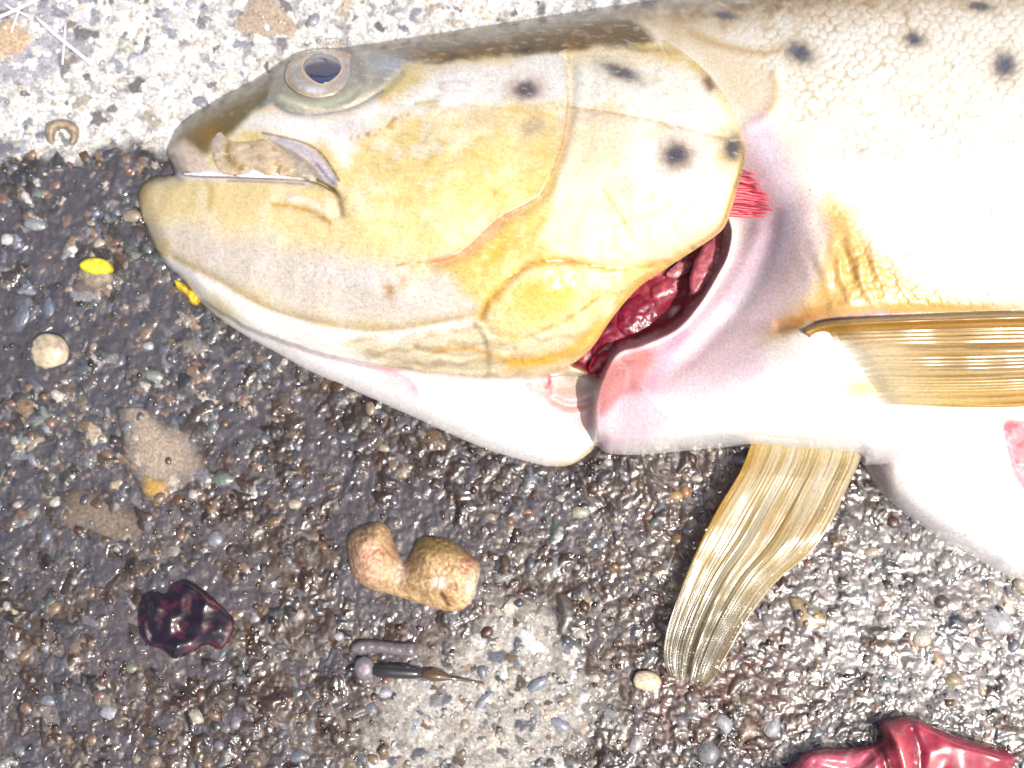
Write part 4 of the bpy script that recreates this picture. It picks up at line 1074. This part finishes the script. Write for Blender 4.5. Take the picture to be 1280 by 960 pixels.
def c_f1(x, y, S, T):
    p = Paint(len(x), alb(184, 138, 48))
    n = fbm(x * .25, y, 12, 3, 431)
    p(sst(.1, .3, S) * sst(.35, .55, T), alb(188, 158, 104), .8)
    p(blob(x, y, 1085, 440, 70, 22, 12), alb(228, 192, 130), .85); p(blob(x, y, 1095, 492, 34, 12), alb(250, 216, 90), .9)
    p(sst(.5, .95, T), alb(242, 204, 112), .75); p(sst(.9, .98, T), alb(250, 222, 120), .8)
    p(sst(.6, .8, T) * sst(1180, 1300, x), alb(220, 150, 70), .7)
    p(sst(.3, .9, S) * sst(.15, .35, T) * sst(.8, .6, T), alb(156, 136, 104), .6)
    r = ray_wave(S, T, 21); l1 = fbm(S * 1.6, T * 34, 1, 3, 433); l2 = fbm(S * 5, T * 60, 1, 2, 434)
    p(sst(.45, .1, r) * sst(.0, .2, S) * sst(-.4, .2, n), alb(136, 100, 44), .45); p(sst(.05, .4, l1), alb(232, 204, 136), .6); p(sst(.05, .4, -l1), alb(120, 92, 48), .5); p(sst(.2, .5, l2), alb(244, 226, 176), .45)
    p(sst(.3, .05, S) * sst(.15, .4, T), alb(252, 236, 196), .85); p(blob(x, y, 1072, 478, 26, 14, 30), alb(246, 206, 90), .7)
    p(np.exp(-((T - .015) / .02) ** 2), alb(206, 186, 160), .5); p(np.exp(-((T - .1) / .03) ** 2), alb(176, 120, 16), .8)
    p(np.exp(-((T - .165) / .012) ** 2) * sst(.5, .2, S), alb(150, 126, 90), .5)
    p(sst(.09, .01, S) * sst(.2, .35, T), alb(244, 226, 196), .9)
    return grain(x, y, p.c, .14)
loft('pectoral_fin', [(1003, 412), (1025, 403), (1060, 399), (1120, 396), (1200, 393), (1280, 391), (1420, 392), (1540, 400)],
     [(1078, 496), (1100, 504), (1140, 507), (1200, 509), (1280, 508), (1400, 500), (1530, 470)], z_f1, c_f1, lambda S, T: np.clip(sst(.2, .0, S + .05 * fbm(S * 2, T * 30, 1, 3, 435)) * sst(.1, .3, T) + .06, 0, 1), M_FIN, fish, 150, 200, 3)

def z_f2(X, Y, S, T):
    z = np.interp(S, [0, .12, .35, .7, 1], [44, 46, 40, 28, 18])
    z = z + 2.6 * np.sin(T * 7.5 + 1.0 + S * 1.3) * sst(.02, .4, S) * (1 - .35 * S) + 1.0 * np.sin(T * 19 + S * 2) * sst(.1, .5, S) + .9 * fbm(S * 1.4, T * 36, 1, 2, 443) * sst(0, .15, S) + 1.0 * fbm(X, Y, 60, 2, 440)
    z = z + 5 * np.exp(-((T - (.42 + .1 * S)) / .07) ** 2) * sst(.15, .35, S)                # the fold
    z = z - 8 * sst(.85, 1, T) * sst(.2, .6, S)
    return X, Y, np.maximum(z, 14)
def c_f2(x, y, S, T):
    p = Paint(len(x), alb(208, 180, 116))
    n = fbm(S * 3, T * 26, 1, 2, 441); n2 = fbm(S * 8, T * 8, 1, 2, 442)
    p(sst(-.1, .4, n), alb(236, 220, 180), .75); p(sst(.1, .45, -n), alb(176, 148, 84), .7)
    p(sst(.16, .02, T), alb(206, 164, 50), .8); p(sst(.08, 0, S), alb(240, 214, 150), .8)
    p(sst(.1, .35, n2) * blob(x, y, 990, 660, 40, 40), alb(220, 170, 100), .7)
    p(sst(.5, .85, S), alb(138, 120, 78), .75); p(sst(.85, 1, S), alb(112, 96, 56), .6)
    p(np.exp(-((T - .36) / .06) ** 2) * sst(.15, .3, S) * sst(.95, .7, S), alb(146, 124, 44), .75)
    r = ray_wave(S, T, 24); p(sst(.4, .1, r) * sst(-.3, .3, n2), alb(160, 132, 76), .3)
    l1 = fbm(S * 1.4, T * 40, 1, 3, 443); l2 = fbm(S * 4, T * 45, 1, 2, 444); l3 = fbm(S * 1.2, T * 9, 1, 2, 445)
    p(sst(.0, .4, l3), alb(232, 222, 198), .55); p(sst(.05, .4, l1), alb(244, 234, 206), .6); p(sst(.05, .4, -l1), alb(138, 112, 60), .55); p(sst(.2, .5, l2), alb(252, 244, 222), .5)
    p(sst(.4, .9, S), alb(120, 108, 74), .68); p(sst(.2, .03, T) * sst(.7, .3, S), alb(206, 160, 40), .6)
    return grain(x, y, p.c, .14)
loft('pelvic_fin', [(940, 552), (925, 590), (895, 640), (868, 695), (848, 745), (832, 795), (831, 828), (843, 858)],
     [(1078, 560), (1073, 580), (1058, 612), (1038, 655), (1012, 692), (970, 728), (935, 775), (912, 815), (890, 852), (876, 868)], z_f2, c_f2,
     lambda S, T: np.clip(.26 + .4 * np.clip((S - .5) / .5, 0, 1) + .2 * fbm(S * 1.2, T * 14, 1, 2, 446) + sst(.0, .04, S - .95 - .05 * fbm(T * 30, T * 0, 1, 2, 447)), 0, 1), M_FIN, fish, 150, 220, 2)

# ------------------------------------------------------------------ loose things on the concrete
def dome(R, H):
    return lambda d: H * np.sqrt(np.clip(1 - (1 - np.clip(d / R, 0, 1)) ** 2, 0, 1))
def single(name, label, cat, poly, zf, cf, mat, step=1.6, floor=0):
    o = relief(name, spline(poly, 5, True), zf, cf, mat, None, step=step, floor=floor)
    return tag(o, label, cat)

LOB = [(433, 684), (437, 668), (448, 660), (462, 655), (474, 652), (486, 661), (493, 680), (500, 696), (506, 704), (514, 692), (524, 674), (540, 671), (562, 675), (582, 688), (597, 700), (600, 714), (596, 732), (589, 752), (572, 764), (545, 761), (518, 752), (482, 741), (458, 734), (440, 718)]
def z_lob(x, y, d):
    z = 3 + np.sqrt(np.clip(1 - (1 - np.clip(d / np.interp(x, [500, 560, 590], [26, 22, 11]), 0, 1)) ** 2, 0, 1)) * (17 + 25 * blob(x, y, 462, 695, 30, 42, 0, 1.5) + 25 * blob(x, y, 556, 716, 46, 40, 15, 2))
    z = z - 7 * stroke(x, y, [(512, 700), (502, 712), (498, 722)], 9)
    cr = np.abs(fbm(x, y, 17, 2, 451)); z = z - 1.6 * np.exp(-(cr / .05) ** 2) + 1.6 * fbm(x, y, 20, 3, 452) + 1.6 * fbm(x, y, 6, 2, 455)
    z = z - 5 * stroke(x, y, [(551, 742), (556, 750), (560, 757)], 3)
    return np.maximum(z, 3 + 6 * np.sqrt(np.clip(d / 10, 0, 1)))
def c_lob(x, y, d):
    p = Paint(len(x), alb(204, 168, 122))
    n = fbm(x, y, 22, 3, 453)
    p(sst(-.1, .4, n), alb(222, 186, 134), .8); p(sst(.0, .4, -n), alb(174, 132, 84), .8)
    p(blob(x, y, 462, 705, 26, 34, 0), alb(230, 186, 158), .8); p(blob(x, y, 466, 700, 12, 16), alb(226, 150, 128), .7)
    p(blob(x, y, 540, 682, 34, 14, 10), alb(160, 134, 62), .85); p(blob(x, y, 590, 700, 14, 18, 40), alb(186, 130, 108), .8)
    p(blob(x, y, 500, 715, 9, 14), alb(236, 214, 200), .8); p(blob(x, y, 590, 735, 8, 20, 15), alb(250, 240, 214), .85); p(blob(x, y, 548, 728, 10, 7), alb(248, 238, 220), .8)  # sunlit right end of the lump painted as a pale patch
    p(blob(x, y, 492, 680, 8, 20, -15), alb(184, 142, 116), .7)  # left lobe's right side, its shade put into the colour
    cr = np.abs(fbm(x, y, 17, 2, 451)); p(np.exp(-(cr / .05) ** 2), alb(166, 112, 60), .6)
    p(stroke(x, y, [(551, 742), (556, 750), (560, 757)], 2.5), alb(110, 60, 40), .9)
    return grain(x, y, p.c, .2)
single('chewed_food_lump', 'tan two-lobed cracked lump with a dark notch, lying on the wet concrete below the head', 'food scrap', LOB, z_lob, c_lob, M_LUMP, 1.4)

CLOT = [(172, 765), (178, 745), (192, 738), (206, 742), (216, 730), (232, 724), (250, 734), (266, 746), (280, 760), (293, 776), (290, 796), (276, 812), (258, 806), (240, 816), (218, 824), (202, 812), (184, 806), (174, 790)]
single('blood_clot', 'dark crimson shiny blood clot lying in a ring of slime at lower left', 'blood clot', CLOT,
       lambda x, y, d: 3 + dome(22, 10)(d) + 8 * fbm(x, y, 34, 2, 461) * np.clip(d / 12, 0, 1) + .5 * fbm(x, y, 11, 2, 463) * np.clip(d / 12, 0, 1),
       lambda x, y, d: np.where((fbm(x, y, 20, 3, 462) > .12)[:, None], alb(70, 14, 34), alb(30, 5, 16)), M_CLOT, 1.3)

ORG = [(930, 985), (985, 958), (1000, 944), (1022, 936), (1060, 934), (1090, 930), (1102, 922), (1101, 906), (1115, 898), (1138, 895), (1165, 906), (1195, 918), (1230, 928), (1262, 938), (1270, 952), (1262, 975), (1290, 1000), (1240, 1030), (1120, 1040), (1000, 1020)]
def z_org(x, y, d):
    z = 3 + dome(30, 34)(d) + 7 * fbm(x, y, 50, 2, 471)
    z = z + 10 * stroke(x, y, [(1106, 908), (1122, 928), (1132, 965), (1128, 1010)], 8) - 9 * stroke(x, y, [(1098, 935), (1108, 960), (1112, 1000)], 6) - 6 * stroke(x, y, [(1140, 915), (1150, 940), (1148, 980)], 7)
    z = z - 7 * stroke(x, y, [(1020, 955), (1060, 962), (1088, 945)], 8) + 6 * stroke(x, y, [(1150, 905), (1200, 930), (1255, 948)], 9) - 9 * sst(1200, 1262, x)
    return np.maximum(z, 2)
def c_org(x, y, d):
    p = Paint(len(x), alb(170, 42, 68))
    n = fbm(x, y, 26, 3, 472)
    p(sst(0, .4, n), alb(200, 66, 88), .8); p(blob(x, y, 1040, 955, 50, 24), alb(214, 110, 132), .9); p(stroke(x, y, [(1110, 912), (1124, 930), (1134, 965)], 6), alb(228, 110, 116), .85)
    p(stroke(x, y, [(1098, 935), (1106, 955), (1110, 990)], 5), alb(110, 16, 34), .8); p(stroke(x, y, [(1140, 905), (1148, 935), (1150, 980)], 7), alb(130, 22, 46), .7)
    p(np.exp(-((fbm(x + y, y * .4, 16, 2, 473)) / .07) ** 2) * blob(x, y, 1040, 955, 60, 30), alb(236, 170, 184), .6)
    return grain(x, y, p.c, .12)
single('torn_organ', 'shiny crimson piece of fish gut with pink folds on the concrete at the bottom edge', 'fish gut', ORG, z_org, c_org, M_FLESH, 1.8)

# rounded tan stone, cream pebble, C-shaped stone
def stone(name, label, cx, cy, rx, ry, rz, ang, col, seed, mesh=None):
    me = mesh or rock_mesh(name, seed, 3, .25); me.materials.append(M_PEBBLE)
    o = bpy.data.objects.new(name, me); C.objects.link(o)
    o.location = W(cx, cy, max(zg(cx, cy), 0) + rz * .6); o.rotation_euler = (.1, -.1, -ang); o.scale = (rx * PX, ry * PX, rz * PX); o.color = (*alb(*col), 1)
    return tag(o, label, 'pebble')
stone('rounded_stone', 'round pale tan pebble sitting in wet grit near the left edge', 62, 440, 26, 23, 16, .3, (206, 188, 160), 41)
stone('cream_pebble', 'small cream pebble just left of the tip of the lower fin', 808, 851, 18, 12, 9, .15, (232, 214, 182), 43)
CS = [(56, 165), (58, 154), (68, 150), (82, 149), (96, 156), (98, 168), (93, 179), (86, 181), (88, 170), (80, 161), (70, 163), (67, 176), (64, 180), (58, 175)]
single('hooked_stone', 'small tan hook-shaped stone at the edge of the dry concrete on the left', 'pebble', CS, lambda x, y, d: 4 + dome(10, 13)(d) + 1.5 * fbm(x, y, 9, 2, 481),
       lambda x, y, d: grain(x, y, alb(176, 156, 134) * (1 + .5 * fbm(x, y, 7, 3, 482))[:, None], .2), M_LUMP, 1.3)

# pebble with a yellow crust
yp = thing('crusted_pebble', 'grey-brown pebble with a bright yellow crust on top, left of the chin', 'pebble', tuple(W(118, 342, 2)))
relief('stone', spline([(97, 345), (100, 332), (120, 328), (138, 336), (141, 350), (128, 359), (110, 358)], 5, True), lambda x, y, d: 3 + dome(12, 11)(d) + fbm(x, y, 8, 2, 491),
       lambda x, y, d: grain(x, y, alb(146, 134, 116) * (1 + .4 * fbm(x, y, 9, 3, 492))[:, None], .2), M_LUMP, yp, 1.2, floor=-2)
relief('crust', spline([(99, 332), (104, 325), (116, 322), (130, 324), (139, 332), (136, 340), (122, 343), (108, 340)], 5, True), lambda x, y, d: 15 + dome(6, 5)(d) + .8 * fbm(x, y, 7, 2, 493),
       lambda x, y, d: grain(x, y, alb(248, 226, 46) * (1 + .3 * fbm(x, y, 9, 3, 494))[:, None], .15), M_LUMP, yp, 1.1, floor=6)
single('yellow_crumb', 'ragged bright yellow crumb poking out from under the jaw', 'crumb', [(217, 349), (226, 352), (236, 360), (248, 368), (246, 379), (238, 378), (232, 368), (222, 361)],
       lambda x, y, d: 8 + dome(5, 6)(d) + 2 * fbm(x, y, 6, 2, 495), lambda x, y, d: grain(x, y, alb(232, 192, 40) * (1 + .5 * fbm(x, y, 6, 3, 496))[:, None], .2), M_LUMP, 1.0)

# grub-like scrap
gr = thing('grub', 'small dark segmented grub with a round pale head and thin tail, below the tan lump', 'grub', tuple(W(490, 836, 2)))
def gz(x, y): return max(zg(x, y), 2.5)
relief('head', spline([(441, 836), (444, 824), (455, 819), (466, 824), (470, 836), (465, 848), (453, 852), (444, 846)], 4, True), lambda x, y, d: 3 + dome(13, 13)(d),
       lambda x, y, d: grain(x, y, np.where((np.hypot(x - 456, y - 837) < 7)[:, None], alb(176, 152, 158), alb(128, 124, 130)) * (1 + .4 * fbm(x, y, 6, 2, 501))[:, None], .2), M_CLOT, gr, 1.1)
tubes('trunk', [([(464, 837, 6), (476, 838, 8), (490, 839, 8), (505, 840, 7.5), (520, 841, 7), (530, 842, 6)], [6, 9, 9, 8.4, 7.6, 5], alb(48, 42, 42))], M_CLOT, gr, 12)
tubes('tail', [([(526, 842, 6), (540, 844, 7), (552, 845, 6), (566, 848, 4), (586, 851, 4), (606, 855, 4)], [5, 8, 6.5, 2.2, 1.6, .8], alb(104, 80, 50))], M_CLOT, gr, 10)
single('skin_strip', 'pale translucent strip of skin lying just above the grub', 'skin scrap', [(437, 812), (446, 801), (470, 800), (500, 803), (518, 803), (521, 816), (512, 822), (490, 820), (466, 816), (450, 820)],
       lambda x, y, d: 4 + dome(9, 8)(d) + fbm(x, y, 10, 2, 511), lambda x, y, d: grain(x, y, alb(118, 108, 112) * (1 + .4 * fbm(x, y, 12, 3, 512))[:, None], .15), M_FLESH, 1.3)

# dry straws on the pale concrete
S_ = [((44, 20), (115, 82), 2.6, 'long white straw slanting down to the right on pale concrete'), ((-20, 28), (62, -6), 2.4, 'white straw crossing the top left corner'),
      ((4, 4), (36, 22), 1.6, 'short white straw crossing the straw in the top left corner'), ((82, 28), (78, 82), 1.3, 'thin faint upright straw beside the long white straw'), ((26, 4), (14, 42), 1.2, 'thin upright straw at the very left of the corner')]
for (x0, y0), (x1, y1), r, lab in S_:
    pts = [(x0 + (x1 - x0) * t, y0 + (y1 - y0) * t + 1.2 * math.sin(t * 5), max(zg(x0 + (x1 - x0) * t, y0 + (y1 - y0) * t), 0) * .3 + 7 + r) for t in np.linspace(0, 1, 7)]
    o = tubes('straw', [(pts, r, alb(244, 242, 244))], M_STRAW, None, 7)
    tag(o, lab, 'straw', 'dry straws on the pale concrete')

# centre every child's parent offset: children meshes are written in world coordinates
for o in list(C.objects):
    if o.parent is not None and o.parent.type == 'EMPTY':
        o.matrix_parent_inverse = Matrix.Translation(-Vector(o.parent.location))
